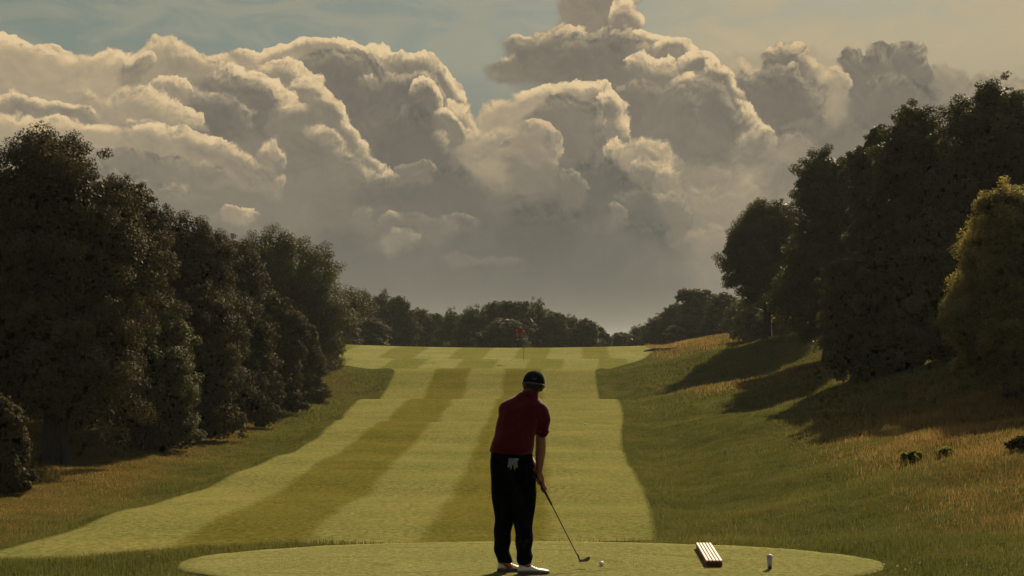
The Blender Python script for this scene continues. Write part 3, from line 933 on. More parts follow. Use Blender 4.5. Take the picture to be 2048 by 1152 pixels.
def add_capsule(bm, a, b, ra, rb, seg=14, flat=None):
    """tapered capsule from a to b"""
    a, b = Vector(a), Vector(b)
    d = b - a; L = max(d.length, 1e-5); d.normalize()
    rot = d.to_track_quat('Z', 'Y').to_matrix().to_4x4()
    prof = []
    for i in range(5):
        th = -math.pi / 2 + i / 4 * math.pi / 2
        prof.append((math.cos(th) * ra, math.sin(th) * ra))
    for i in range(5):
        th = i / 4 * math.pi / 2
        prof.append((math.cos(th) * rb, L + math.sin(th) * rb))
    rings = []
    for r, z in prof:
        if r < 1e-4: rings.append([bm.verts.new(Vector(a) + rot.to_3x3() @ Vector((0, 0, z)))])
        else:
            rings.append([bm.verts.new(Vector(a) + rot.to_3x3() @ Vector((r * math.cos(2 * math.pi * k / seg), (flat or 1) * r * math.sin(2 * math.pi * k / seg), z))) for k in range(seg)])
    for p_, q in zip(rings, rings[1:]):
        for k in range(seg):
            k2 = (k + 1) % seg
            if len(p_) == 1: bm.faces.new((p_[0], q[k2], q[k]))
            elif len(q) == 1: bm.faces.new((p_[k], p_[k2], q[0]))
            else: bm.faces.new((p_[k], p_[k2], q[k2], q[k]))

def chain(bm, pts, seg=14):
    for (a, ra), (b, rb) in zip(pts, pts[1:]): add_capsule(bm, a, b, ra, rb, seg)

def add_ell(bm, c, r, rot=None, seg=20):
    g = bmesh.ops.create_uvsphere(bm, u_segments=seg, v_segments=seg // 2, radius=1)
    M = Matrix.Translation(Vector(c)) @ (rot.to_4x4() if rot is not None else Matrix.Identity(4)) @ Matrix.Diagonal((r[0], r[1], r[2], 1))
    bmesh.ops.transform(bm, matrix=M, verts=g['verts'])

def loft(bm, rings, seg=28, close=True, power=2.0):
    """rings: (center, rx, ry, yaw, tilt normal optional)"""
    R = []
    for r_ in rings:
        c, rx, ry = Vector(r_[0]), r_[1], r_[2]
        yaw = r_[3] if len(r_) > 3 else 0
        tlt = r_[4] if len(r_) > 4 else (0, 0)
        ring = []
        for k in range(seg):
            th = 2 * math.pi * k / seg
            cx_, sy_ = math.cos(th), math.sin(th)
            x_ = rx * math.copysign(abs(cx_) ** (2 / power), cx_); y_ = ry * math.copysign(abs(sy_) ** (2 / power), sy_)
            X_ = x_ * math.cos(yaw) - y_ * math.sin(yaw); Y_ = x_ * math.sin(yaw) + y_ * math.cos(yaw)
            ring.append(bm.verts.new(c + Vector((X_, Y_, X_ * tlt[0] + Y_ * tlt[1]))))
        R.append(ring)
    for p_, q in zip(R, R[1:]):
        for k in range(seg):
            k2 = (k + 1) % seg
            bm.faces.new((p_[k], p_[k2], q[k2], q[k]))
    if close:
        bm.faces.new(R[0][::-1]); bm.faces.new(R[-1])
    return R

def finish(bm, name, mat, voxel=None, smooth_it=4, fac=.5, disp=None):
    me = bpy.data.meshes.new(name)
    bmesh.ops.recalc_face_normals(bm, faces=bm.faces)
    bm.to_mesh(me); bm.free()
    if voxel:
        o = bpy.data.objects.new('tmp', me); COL.objects.link(o)
        r = o.modifiers.new('r', 'REMESH'); r.mode = 'VOXEL'; r.voxel_size = voxel; r.use_smooth_shade = True
        if smooth_it:
            s = o.modifiers.new('s', 'SMOOTH'); s.iterations = smooth_it; s.factor = fac
        dg = bpy.context.evaluated_depsgraph_get(); dg.update()
        me2 = bpy.data.meshes.new_from_object(o.evaluated_get(dg))
        bpy.data.objects.remove(o); bpy.data.meshes.remove(me)
        me = me2; me.name = name
        if disp:
            n_ = len(me.vertices)
            co = np.empty(n_ * 3, np.float32); me.vertices.foreach_get('co', co); co = co.reshape(-1, 3)
            no = np.empty(n_ * 3, np.float32); me.vertices.foreach_get('normal', no) if False else None
            nn = np.array([v.normal[:] for v in me.vertices])
            co = co + nn * disp(co)[:, None]
            me.vertices.foreach_set('co', co.astype(np.float32).ravel())
    me.materials.clear(); me.materials.append(mat)
    for p_ in me.polygons: p_.use_smooth = True
    me.update()
    return me

# ------------------------------------------------------------------ the golfer
D0 = 12.87
def G(px, py, dy=0.0): return P(px, py, D0 + dy)
S = D0 / FPX                     # metres per picture pixel at the golfer
M_SKIN = simple_mat('skin', (.24, .10, .055), .5, .4, .1, 20)
M_SHIRT = simple_mat('red_knit', (.078, .0046, .0055), .9, .12, .15, 60, .5, sheen=.12)
M_PANTS = simple_mat('dark_navy_cloth', (.0042, .0040, .0052), 1.0, .04, .15, 40, .3)
M_CAP = simple_mat('navy_cap_cloth', (.009, .010, .018), 1.0, .02, .15, 90, .5)
M_BAND = simple_mat('grey_strap', (.07, .066, .062), .7, .3, .1, 60)
M_HAIR = simple_mat('dark_hair', (.016, .011, .008), .6, .4, .3, 120, .6)
M_SHOE = simple_mat('white_shoe_leather', (.72, .66, .58), .5, .4, .06, 20)
M_SOLE = simple_mat('shoe_sole', (.10, .085, .075), .8, .3, .1, 40)
M_LACE = simple_mat('shoe_lace', (.30, .20, .15), .8, .2, .1, 60)
M_GLOVE = simple_mat('white_glove_leather', (.17, .18, .17), .7, .3, .08, 50, .3)

gx, gy_ = G(1030, 1143).x, D0
person = thing('person', 'golfer seen from behind in dark red polo shirt, navy trousers and cap', 'person', (gx, gy_, TEE))
OFF = Vector((gx, gy_, TEE))
def rel(me):
    me.transform(Matrix.Translation(-OFF)); return me

# joints
sh_r = G(1086, 822, .04); el_r = G(1082, 888, .10); wr_r = G(1078, 944, .10)
sh_l = G(1012, 822, .22); el_l = G(1046, 900, .30); wr_l = G(1077, 946, .16)
head_c = G(1067, 766, .17)
grip_top = G(1073, 950, .125); club_end = Vector(P(1157.5, 1116, 13.20))
AX = (club_end - grip_top).normalized()
e1 = AX.cross(Vector((0, 1, 0))).normalized(); e2 = AX.cross(e1).normalized()

bm = bmesh.new()
# head: skull, jaw, nose, brow, ears (he looks away down the fairway, chin a little down)
add_ell(bm, head_c + Vector((0, .00, .000)), (.074, .092, .088))
add_ell(bm, head_c + Vector((.004, .045, -.055)), (.055, .055, .055))
add_capsule(bm, head_c + Vector((.004, .088, .015)), head_c + Vector((.005, .112, -.022)), .010, .014)
add_ell(bm, head_c + Vector((.004, .083, .022)), (.05, .015, .014))
add_ell(bm, head_c + Vector((.004, .088, -.055)), (.024, .012, .008))
for s_ in (-1, 1):
    add_ell(bm, head_c + Vector((s_ * .030 + .004, .083, .008)), (.013, .008, .008))
    add_ell(bm, head_c + Vector((s_ * .083, .000, -.020 - s_ * .004)), (.012, .020, .033))
chain(bm, [(head_c + Vector((-.008, -.012, -.055)), .056), (G(1060, 800, .11), .062)])
# trunk inside the clothes, legs, arms
chain(bm, [(G(1058, 812, .11), .07), (G(1044, 850, .09), .11), (G(1028, 900, .04), .11), (G(1025, 940, .03), .115)])
chain(bm, [(G(1022, 828, .14), .06), (G(1064, 830, .09), .05)])
legs = {'l': [(G(1006, 945, .08), .095), (G(1006, 985, .10), .085), (G(1006, 1045, .11), .055), (G(1008, 1120, .09), .038)],
        'r': [(G(1046, 945, -.01), .095), (G(1048, 985, -.02), .085), (G(1048, 1045, -.03), .055), (G(1050, 1125, -.04), .038)]}
chain(bm, legs['l']); chain(bm, legs['r'])
chain(bm, [(legs['l'][-1][0], .036), (P(1022, 1137, D0 + .10), .022)]); chain(bm, [(legs['r'][-1][0], .036), (P(1060, 1138, D0 - .035), .022)])
chain(bm, [(G(1079, 836, .09), .034), (el_r, .046), (el_r.lerp(wr_r, .3), .045), (wr_r, .027)])
chain(bm, [(sh_l, .045), (el_l, .043), (el_l.lerp(wr_l, .3), .043), (wr_l, .026)])
# hands closed one above the other around the grip
def hand(bm, wrist, s0, side, palm_ang):
    pc = grip_top + AX * s0
    pd = (e1 * math.cos(palm_ang) + e2 * math.sin(palm_ang))
    kn = pc + pd * .030
    chain(bm, [(wrist, .026), (wrist.lerp(kn, .55) + pd * .006, .030)])
    for k in range(4):
        s_ = s0 - .030 + k * .0195
        ln = (.92, 1.0, .95, .8)[k]
        base = grip_top + AX * s_ + pd * .030
        chain(bm, [(wrist.lerp(base, .45), .017), (base, .0130)], 10)
        prev, pr = base, .0105
        for j, (da, rad) in enumerate(((.75, .027), (1.75, .024), (2.7, .0215))):
            an = palm_ang + side * da * ln
            q = grip_top + AX * (s_ + .003 * j) + (e1 * math.cos(an) + e2 * math.sin(an)) * rad
            r_ = (.0098, .0090, .0080)[j]
            add_capsule(bm, prev, q, pr, r_, 10); prev, pr = q, r_
    # thumb leaves the side of the palm and lies down the grip
    an = palm_ang - side * .9
    t0 = wrist.lerp(kn, .6); t1 = grip_top + AX * (s0 + .018) + (e1 * math.cos(an) + e2 * math.sin(an)) * .027
    t2 = grip_top + AX * (s0 + .052) + (e1 * math.cos(an - side * .35) + e2 * math.sin(an - side * .35)) * .021
    chain(bm, [(t0, .015), (t1, .0115), (t2, .0092)], 10)
hand(bm, wr_l, .052, -1, math.atan2((wr_l - grip_top).dot(e2), (wr_l - grip_top).dot(e1)))
hand(bm, wr_r, .118, 1, math.atan2(-.9, .3))
body_me = rel(finish(bm, 'body', M_SKIN, .0062, 3, .5))
link('body', body_me, person)

# polo shirt: one loft from hem to neck, sleeves remeshed into it
def folds(seed, amp, fx, fz):
    def f(co):
        x, y, z = co[:, 0], co[:, 1], co[:, 2]
        return amp * (np.sin(z * fz + x * fx + seed) * np.sin(x * fx * .7 - z * fz * .35 + y * 9 + seed * 2) + .6 * np.sin(z * fz * 1.9 - x * fx * 1.4 + y * 7 + seed))
    return f
bm = bmesh.new()
rings = []
for (py, xl_, xr_, dep, dy) in [(908, 981, 1064, .150, .03), (900, 981.5, 1066, .150, .03), (888, 984.5, 1067, .145, .035), (870, 988, 1071, .140, .05), (850, 992, 1079, .136, .07), (832, 996, 1086, .130, .09),
                                (816, 997, 1091, .125, .105), (806, 1004, 1087, .112, .115), (799, 1014, 1083, .095, .12), (792, 1030, 1078, .078, .125), (785, 1040, 1075, .066, .13)]:
    c_ = G((xl_ + xr_) / 2, py, dy)
    rings.append((c_, (xr_ - xl_) / 2 * S, dep, -.10, (-.10 if py > 880 else .0, -.04)))
loft(bm, rings, 32, True, 2.25)
chain(bm, [(G(1070, 816, .09), .075), (G(1082, 823, .07), .076), (G(1086, 840, .06), .066), (G(1084.5, 862, .07), .058)])
chain(bm, [(G(1022, 822, .13), .085), (G(1015, 824, .15), .078), (G(1012, 836, .19), .066), (G(1022, 862, .24), .058)])
shirt = rel(finish(bm, 'polo_shirt', M_SHIRT, .010, 5, .5, folds(1.3, .0060, 12, 19)))
so = link('polo_shirt', shirt, person, label='dark red short-sleeved polo shirt')
# collar and hem edge
bm = bmesh.new()
loft(bm, [(G(1058, 790, .125), .078, .082, 0, (.0, -.10)), (G(1060, 783, .14), .066, .072, 0, (0, -.12)), (G(1061, 779.5, .145), .062, .068, 0, (0, -.12)), (G(1060, 783, .14), .056, .062, 0, (0, -.12)), (G(1058, 790, .13), .058, .062, 0, (0, -.1))], 28, False)
link('collar', rel(finish(bm, 'collar', M_SHIRT)), so)
bm = bmesh.new()
loft(bm, [(G(1084.5, 862, .07), .060, .060, 0, (.05, 0)), (G(1084.5, 866.5, .07), .061, .061, 0, (.05, 0)), (G(1084.5, 866.5, .07), .054, .054, 0, (.05, 0)), (G(1084.5, 860, .07), .052, .052, 0, (.05, 0))], 24, False)
link('sleeve_cuff', rel(finish(bm, 'sleeve_cuff', M_SHIRT)), so)
bm = bmesh.new()
loft(bm, [(G(1022.5, 898, .03), .181, .150, -.1, (-.10, -.04)), (G(1022, 908.5, .03), .184, .153, -.1, (-.10, -.04)), (G(1022, 908.5, .03), .176, .146, -.1, (-.10, -.04))], 32, False, 2.25)
link('hem', rel(finish(bm, 'hem', M_SHIRT)), so)

# trousers
bm = bmesh.new()
rings = []
for (py, xl_, xr_, dep, dy) in [(897, 985, 1062, .125, .03), (905, 982, 1064, .135, .025), (920, 979, 1067, .152, .02), (938, 978.5, 1070.5, .158, .02), (958, 981, 1072, .150, .02), (974, 985, 1070, .130, .025), (990, 992, 1064, .095, .03), (1004, 1004, 1052, .05, .03)]:
    rings.append((G((xl_ + xr_) / 2, py, dy), (xr_ - xl_) / 2 * S, dep, -.18, (-.04, 0)))
loft(bm, rings, 32, True, 2.2)
def leg(rows):
    R_ = []
    for (py, xl_, xr_, dep, dy) in rows:
        R_.append((G((xl_ + xr_) / 2, py, dy), (xr_ - xl_) / 2 * S, dep, 0))
    loft(bm, R_, 24, True, 2.15)
leg([(930, 980, 1030, .13, .04), (955, 981, 1032, .125, .06), (985, 983.5, 1033, .115, .08), (1010, 986, 1032.5, .102, .09), (1035, 987.5, 1028, .092, .10), (1060, 988, 1023, .088, .10), (1085, 988.5, 1021.5, .086, .10), (1104, 989.5, 1021, .084, .09), (1113, 991, 1023, .084, .09), (1120, 993, 1024.5, .08, .09), (1126, 995, 1026.5, .074, .09)])
leg([(930, 1018, 1071, .14, -.0), (955, 1019, 1072, .13, -.01), (985, 1022, 1073, .118, -.02), (1010, 1024, 1071, .105, -.02), (1035, 1027.5, 1068, .095, -.03), (1060, 1028.5, 1066, .090, -.04), (1085, 1030, 1064.5, .088, -.04), (1104, 1032, 1062.5, .086, -.04), (1112, 1033.5, 1064.5, .085, -.04), (1120, 1035, 1063.5, .081, -.04), (1129, 1037, 1064.5, .074, -.04)])
def leg_folds(co):
    x, y, z = co[:, 0], co[:, 1], co[:, 2]
    low = np.clip(1 - z / .95, 0, 1)
    return (.0030 + .0022 * low ** 2) * np.sin(z * (26 + 30 * low) + np.sin(x * 13 + 1) * 2.2 + y * 6) + .0045 * np.sin(z * 14 - x * 16 + y * 8 + 1)
trs = rel(finish(bm, 'trousers', M_PANTS, .0095, 9, .6))
nn = np.array([v.normal[:] for v in trs.vertices]); co = np.array([v.co[:] for v in trs.vertices])
co = co + nn * leg_folds(co)[:, None]
trs.vertices.foreach_set('co', co.astype(np.float32).ravel()); trs.update()
to = link('trousers', trs, person, label='dark navy long trousers')
bm = bmesh.new()
for (px_, dy_) in ((1002, -.128), (1042, -.130)):          # welted back pockets
    c_ = G(px_, 925, dy_)
    bmesh.ops.create_cube(bm, size=1, matrix=Matrix.Translation(c_) @ Matrix.Diagonal((.115, .012, .012, 1)))
link('pocket', rel(finish(bm, 'pocket', M_PANTS)), to)

# shoes
def shoe(c, yaw, tag_):
    o = None
    prof = [(-.052, .026, .052), (-.042, .033, .078), (-.015, .036, .084), (.02, .036, .084), (.055, .036, .076), (.085, .039, .060), (.125, .044, .046), (.165, .045, .040), (.195, .038, .034), (.213, .022, .024)]
    bm = bmesh.new(); R_ = []
    for x_, hw, ht in prof:
        ring = []
        for k in range(16):
            th = 2 * math.pi * k / 16
            yy = math.cos(th) * hw; zz = .018 + (ht - .018) * (.5 + .5 * math.sin(th)) ** .9 if math.sin(th) > -.98 else .018
            yy *= 1.0 if zz < .03 else 1 - .28 * (zz - .03) / .06
            ring.append(bm.verts.new((x_, yy, zz)))
        R_.append(ring)
    for p_, q in zip(R_, R_[1:]):
        for k in range(16):
            bm.faces.new((p_[k], p_[(k + 1) % 16], q[(k + 1) % 16], q[k]))
    bm.faces.new(R_[0][::-1]); bm.faces.new(R_[-1])
    bmesh.ops.subdivide_edges(bm, edges=bm.edges, cuts=1, use_grid_fill=True, smooth=.4)
    Mx = Matrix.Translation(c) @ Matrix.Rotation(yaw, 4, 'Z')
    bmesh.ops.transform(bm, matrix=Mx, verts=bm.verts)
    so_ = link('shoe', rel(finish(bm, 'shoe', M_SHOE)), person, label=tag_)
    bm = bmesh.new()
    out = [(-.056, .0), (-.050, .024), (-.02, .036), (.04, .036), (.09, .042), (.14, .049), (.18, .046), (.205, .032), (.219, .0)]
    pts = out + [(x_, -y_) for x_, y_ in out[-2:0:-1]]
    lo = [bm.verts.new((x_, y_, .001)) for x_, y_ in pts]; hi = [bm.verts.new((x_ * 1.01, y_ * 1.03, .022 + (.006 if x_ > .19 else 0))) for x_, y_ in pts]
    for k in range(len(pts)):
        k2 = (k + 1) % len(pts); bm.faces.new((lo[k], lo[k2], hi[k2], hi[k]))
    bm.faces.new(lo[::-1]); bm.faces.new(hi)
    bmesh.ops.transform(bm, matrix=Mx, verts=bm.verts)
    link('sole', rel(finish(bm, 'sole', M_SOLE)), so_)
    bm = bmesh.new()
    for k in range(5):
        x_ = .062 + k * .017; h_ = .0785 - k * .0085
        add_capsule(bm, (x_, -.020, h_ - .006), (x_ + .006, .020, h_ - .004), .0032, .0032, 8)
        add_ell(bm, (x_ + .003, 0, h_), (.005, .012, .0045), None, 8)
    bmesh.ops.transform(bm, matrix=Mx, verts=bm.verts)
    link('lace', rel(finish(bm, 'lace', M_LACE)), so_)
shoe(Vector((G(1007, 1143).x, D0 + .115, TEE)), .10, 'white golf shoe partly hidden behind the other one')
shoe(Vector((G(1048, 1143).x + .0, D0 - .035, TEE)), .07, 'white golf shoe nearer the viewer')

# hair under the cap, cap with button, strap and peak
bm = bmesh.new()
add_ell(bm, head_c + Vector((0, -.012, -.005)), (.079, .093, .085))
add_ell(bm, head_c + Vector((-.004, -.045, -.052)), (.056, .050, .042))
link('hair', rel(finish(bm, 'hair', M_HAIR, .007, 3)), person)
CR = Matrix.Rotation(math.radians(7), 3, 'Y') @ Matrix.Rotation(math.radians(-9), 3, 'X')
bm = bmesh.new()
cc_ = head_c + Vector((.003, .004, -.002))
R_ = []
for i in range(13):
    f = i / 12
    th = f * math.pi / 2
    rx_, ry_ = .0985 * math.cos(th) ** .72, .112 * math.cos(th) ** .72
    zz = .128 * math.sin(th) ** 1.0
    R_.append([bm.verts.new(cc_ + CR @ Vector((rx_ * math.cos(2 * math.pi * k / 36) * (1 + .006 * abs(math.cos(math.pi * k / 6))), ry_ * math.sin(2 * math.pi * k / 36) * (1 + .006 * abs(math.cos(math.pi * k / 6))), zz - .022))) for k in range(36)])
for p_, q in zip(R_, R_[1:]):
    for k in range(36): bm.faces.new((p_[k], p_[(k + 1) % 36], q[(k + 1) % 36], q[k]))
cap_me = rel(finish(bm, 'cap', M_CAP))
cap = link('cap', cap_me, person, label='navy baseball cap seen from behind')
bm = bmesh.new(); add_ell(bm, cc_ + CR @ Vector((0, 0, .107)), (.009, .009, .005), None, 12)
link('cap_button', rel(finish(bm, 'cap_button', M_CAP)), cap)
bm = bmesh.new()
rr_ = []
for (z_, g_) in ((-.024, 1.012), (-.008, 1.018), (-.008, 1.0), (-.024, .995)):
    rr_.append([bm.verts.new(cc_ + CR @ Vector((.0985 * g_ * math.cos(a_), .112 * g_ * math.sin(a_), z_))) for a_ in np.linspace(math.pi * 1.08, math.pi * 1.92, 26)])
rr_.append(rr_[0])
for p_, q in zip(rr_, rr_[1:]):
    for k in range(25): bm.faces.new((p_[k], p_[k + 1], q[k + 1], q[k]))
link('cap_strap', rel(finish(bm, 'cap_strap', M_BAND)), cap, label='grey strap across the back of the cap')
bm = bmesh.new()
bmesh.ops.create_cube(bm, size=1, matrix=Matrix.Translation(cc_ + CR @ Vector((.002, -.108, .022))) @ CR.to_4x4() @ Matrix.Rotation(-.2, 4, 'X') @ Matrix.Diagonal((.034, .006, .010, 1)))
bmesh.ops.bevel(bm, geom=bm.edges, offset=.002, segments=2)
link('cap_badge', rel(finish(bm, 'cap_badge', M_BAND)), cap)
bm = bmesh.new()
top, bot = [], []
for i in range(9):
    f = i / 8
    row = []
    for k in range(15):
        a_ = math.pi * (.12 + .76 * k / 14)
        r0 = Vector((.098 * math.cos(a_), .110 * math.sin(a_), -.02)); r1 = Vector((.085 * math.cos(a_), .110 * math.sin(a_) + .078 * math.sin(a_) ** .6, -.034 - .014 * abs(math.cos(a_))))
        row.append(r0.lerp(r1, f))
    top.append([bm.verts.new(cc_ + CR @ q) for q in row]); bot.append([bm.verts.new(cc_ + CR @ (q - Vector((0, 0, .003)))) for q in row])
for A_, fl in ((top, 0), (bot, 1)):
    for p_, q in zip(A_, A_[1:]):
        for k in range(14): bm.faces.new((p_[k], p_[k + 1], q[k + 1], q[k]) if not fl else (q[k], q[k + 1], p_[k + 1], p_[k]))
for k in range(14): bm.faces.new((top[-1][k], top[-1][k + 1], bot[-1][k + 1], bot[-1][k]))
link('cap_peak', rel(finish(bm, 'cap_peak', M_CAP)), cap)

# glove hanging from the back pocket
gl = G(1026, 926, -.158)
bm = bmesh.new()
def gq(px_, py_, dy_=0.0): return G(px_, py_, -.150 + dy_)
for px_ in (1019, 1024, 1029, 1033): add_capsule(bm, gq(px_, 919), gq(px_ - .5, 927), .014, .013, 10, .7)
add_capsule(bm, gq(1018.5, 926), gq(1016.5, 933), .0105, .0085, 10)
add_capsule(bm, gq(1022.5, 927), gq(1021.5, 938), .0108, .0088, 10)
add_capsule(bm, gq(1028.3, 927), gq(1029, 938), .0108, .0088, 10)
add_capsule(bm, gq(1032.5, 926), gq(1033.5, 934), .0100, .0082, 10)
add_capsule(bm, gq(1031, 920), gq(1036.5, 918.5), .010, .008, 10)
gm = finish(bm, 'glove', M_GLOVE, .0035, 2)
gm.transform(Matrix.Translation(-gl))
link('glove', gm, None, gl, 'white golf glove hanging fingers down from the golfer\'s back pocket', 'glove')

# ------------------------------------------------------------------ the club
M_STEEL = simple_mat('steel_shaft', (.16, .13, .10), .35, .5, .05, 20, metal=.85)
M_GRIP = simple_mat('rubber_grip', (.055, .022, .014), .8, .3, .1, 60)
M_HEAD = simple_mat('brushed_head', (.13, .10, .09), .38, .5, .1, 30, metal=.8)
clo = Vector(club_end)
club = thing('golf_club', 'iron golf club with brown grip held by the golfer, its head hovering by the ball', 'golf club', clo)
def crel(me): me.transform(Matrix.Translation(-clo)); return me
grip_end = grip_top + AX * .30
tv, tf = tubes([[(grip_end - AX * .02, .0058), (grip_end.lerp(club_end, .5), .0050), (club_end, .0044)]], 12)
link('shaft', crel(fast_mesh('shaft', tv, tf, M_STEEL, True)), club)
bm = bmesh.new(); chain(bm, [(grip_top - AX * .01, .0140), (grip_top + AX * .15, .0120), (grip_end, .0088)], 14)
link('grip', crel(finish(bm, 'grip', M_GRIP)), club)
bm = bmesh.new()
h0 = Vector(P(1155.8, 1109, 13.20)); h1 = Vector(P(1159, 1121, 13.19))
chain(bm, [(h0, .0075), (h1, .0068), (h1 + Vector((.006, 0, -.010)), .007)], 12)
link('hosel', crel(finish(bm, 'hosel', M_HEAD)), club)
bm = bmesh.new()
out = [(-.006, .006), (.000, -.006), (.018, -.0115), (.045, -.0135), (.072, -.009), (.087, .002), (.0935, .016), (.093, .028), (.086, .034), (.074, .030), (.050, .017), (.028, .006), (.012, .006), (.006, .014)]
o3 = Vector(P(1159, 1121, 13.19)); tx = Vector((1, .12, 0)).normalized(); ty = Vector((0, .42, 1)).normalized(); tn = tx.cross(ty)
A_ = [bm.verts.new(o3 + tx * x_ + ty * y_ - tn * .004) for x_, y_ in out]; B_ = [bm.verts.new(o3 + tx * x_ + ty * y_ + tn * (.006 if y_ > .01 else .011)) for x_, y_ in out]
for k in range(len(out)):
    k2 = (k + 1) % len(out); bm.faces.new((A_[k], A_[k2], B_[k2], B_[k]))
bm.faces.new(A_[::-1]); bm.faces.new(B_)
bmesh.ops.recalc_face_normals(bm, faces=bm.faces)
bmesh.ops.bevel(bm, geom=[e for e in bm.edges if len(e.link_faces) == 2 and e.calc_face_angle(0) > .6], offset=.002, segments=2)
hm = finish(bm, 'club_head', M_HEAD)
for p_ in hm.polygons: p_.use_smooth = False
link('club_head', crel(hm), club)

# ------------------------------------------------------------------ ball, slatted block, cup, marker, flagstick
def ball_mat():
    m, t, o = newmat('golf_ball_white')
    tc2 = nd(t, 'ShaderNodeTexCoord')
    v = nd(t, 'ShaderNodeTexVoronoi'); v.inputs['Scale'].default_value = 260; t.links.new(tc2.outputs['Object'], v.inputs['Vector'])
    principled(t, o, (.75, .70, .64), .4, .5, tmap(t, v.outputs['Distance'], .0, .5), .002, .8)
    return m
M_BALL = ball_mat()
bl = P(1203, 1122.5, 13.30); bl.z = TEE + .0214
bm = bmesh.new(); bmesh.ops.create_icosphere(bm, subdivisions=4, radius=.0214)
link('golf_ball', finish(bm, 'golf_ball', M_BALL), None, bl, 'white golf ball on the short turf right of the club head', 'golf ball')

def wood_mat(name, a, b_):
    m, t, o = newmat(name)
    tc2 = nd(t, 'ShaderNodeTexCoord'); mp = nd(t, 'ShaderNodeMapping'); mp.inputs['Scale'].default_value = (60, 3, 60)
    t.links.new(tc2.outputs['Object'], mp.inputs[0])
    n_ = noise_node(t, 1.0, 4, .6, mp.outputs[0])
    principled(t, o, cramp(t, n_, [(.3, a), (.7, b_)]), .55, .35, n_, .002, .4)
    return m
M_SLAT = wood_mat('pale_wood', (.42, .27, .21), (.60, .43, .345)); M_END = wood_mat('red_brown_wood', (.060, .016, .014), (.10, .028, .022)); M_SIDE = wood_mat('grey_side_wood', (.10, .045, .036), (.15, .075, .06))
blo = Vector((1.775, 13.25, TEE))
blk = thing('slatted_block', 'long low wooden block with five pale slats on top and a dark red end', 'wooden block', blo)
LN, WD, HT = 1.20, .139, .057
sk_ = .055                                   # lies slightly askew
def bxm(bm, x0, x1, y0, y1, z0, z1):
    mm = Matrix.Translation(((x0 + x1) / 2, (y0 + y1) / 2, (z0 + z1) / 2)) @ Matrix.Diagonal((x1 - x0, y1 - y0, z1 - z0, 1))
    bmesh.ops.create_cube(bm, size=1, matrix=mm)
def bfin(bm, name, mat, bev=.0015):
    bmesh.ops.bevel(bm, geom=list(bm.edges), offset=bev, segments=2, affect='EDGES')
    me = bpy.data.meshes.new(name); bm.to_mesh(me); bm.free(); me.materials.append(mat); return me
blk.rotation_euler = (0, 0, -sk_ * .0 - math.atan2(.058, 1.18))
bm = bmesh.new(); bxm(bm, -WD / 2 + .002, WD / 2 - .002, .012, LN - .012, .002, HT - .016)
link('frame', bfin(bm, 'frame', M_SIDE), blk)
for yy in (0, LN - .010):
    bm = bmesh.new(); bxm(bm, -WD / 2, WD / 2, yy, yy + .010, .001, HT - .004)
    link('end_board', bfin(bm, 'end_board', M_END), blk, label='dark red-brown end board')
for k in range(5):
    w_ = .0195; x0 = -WD / 2 + k * (WD - w_) / 4
    bm = bmesh.new(); bxm(bm, x0, x0 + w_, -.004, LN + .004, HT - .0135, HT)
    link('slat', bfin(bm, 'slat', M_SLAT), blk)

cl = P(1539.5, 1134, 13.12); cl.z = TEE
M_CUP = simple_mat('white_cup_paper', (.42, .37, .33), .55, .4, .05, 30); M_CUPB = simple_mat('dark_cup_base', (.07, .045, .035), .7, .3, .1, 30)
cup = thing('tapered_cup', 'small white tapered cup with a domed lid and dark foot on the turf', 'cup', cl)
def lathe(prof, seg=36):
    bm = bmesh.new(); R_ = []
    for r_, z_ in prof: R_.append([bm.verts.new((max(r_, .0004) * math.cos(2 * math.pi * k / seg), max(r_, .0004) * math.sin(2 * math.pi * k / seg), z_)) for k in range(seg)])
    for p_, q in zip(R_, R_[1:]):
        for k in range(seg): bm.faces.new((p_[k], p_[(k + 1) % seg], q[(k + 1) % seg], q[k]))
    bm.faces.new(R_[0][::-1]); bm.faces.new(R_[-1])
    return bm
link('cup_body', finish(lathe([(.0190, .026), (.0200, .045), (.0235, .075), (.0262, .105)]), 'cup_body', M_CUP), cup)
link('foot', finish(lathe([(.0175, .0), (.0180, .004), (.0186, .0255)]), 'foot', M_CUPB), cup, label='dark foot of the cup')
link('lid', finish(lathe([(.0262, .1055), (.0290, .107), (.0288, .112), (.0235, .114), (.0195, .121), (.012, .126), (.003, .1275)]), 'lid', M_CUP), cup)

mk = P(1170.5, 846, 54); mk.z = landz(mk.x, mk.y) + .02
bm = bmesh.new(); bmesh.ops.create_cone(bm, cap_ends=True, segments=24, radius1=.055, radius2=.050, depth=.035, matrix=Matrix.Translation((0, 0, .03)))
link('marker_disc', finish(bm, 'marker_disc', M_BALL), None, mk, 'tiny white disc lying far out on the mown fairway', 'marker')

fb = P(1046.5, 722.5, 97); fb.z = landz(fb.x, fb.y) + .024
fh = P(1046.5, 655, 97).z - fb.z
M_POLE = simple_mat('pale_pole', (.10, .10, .075), .5, .4, .05, 10); M_FLAG = simple_mat('red_flag_cloth', (.26, .014, .020), .9, .1, .1, 8)
flag = thing('flagstick', 'thin flagstick with small red flag standing on the green', 'flagstick', fb)
tv, tf = tubes([[((0, 0, 0), .014), ((0, 0, fh * .5), .013), ((0, 0, fh), .012)]], 10)
link('pole', fast_mesh('pole', tv, tf, M_POLE, True), flag)
bm = bmesh.new()
W_, H_ = .38, .36
rows = []
for i in range(13):
    f = i / 12
    x_ = -.012 - W_ * f; wv = .05 * math.sin(f * 6.5) * f
    zt = fh - .02 - .16 * f * f; zb = fh - H_ - .02 + .10 * f - .13 * f * f
    rows.append([[bm.verts.new((x_, wv + .03 * math.sin(j * 1.5 + f * 4) + th_, zb + (zt - zb) * j / 5)) for j in range(6)] for th_ in (0, .004)])
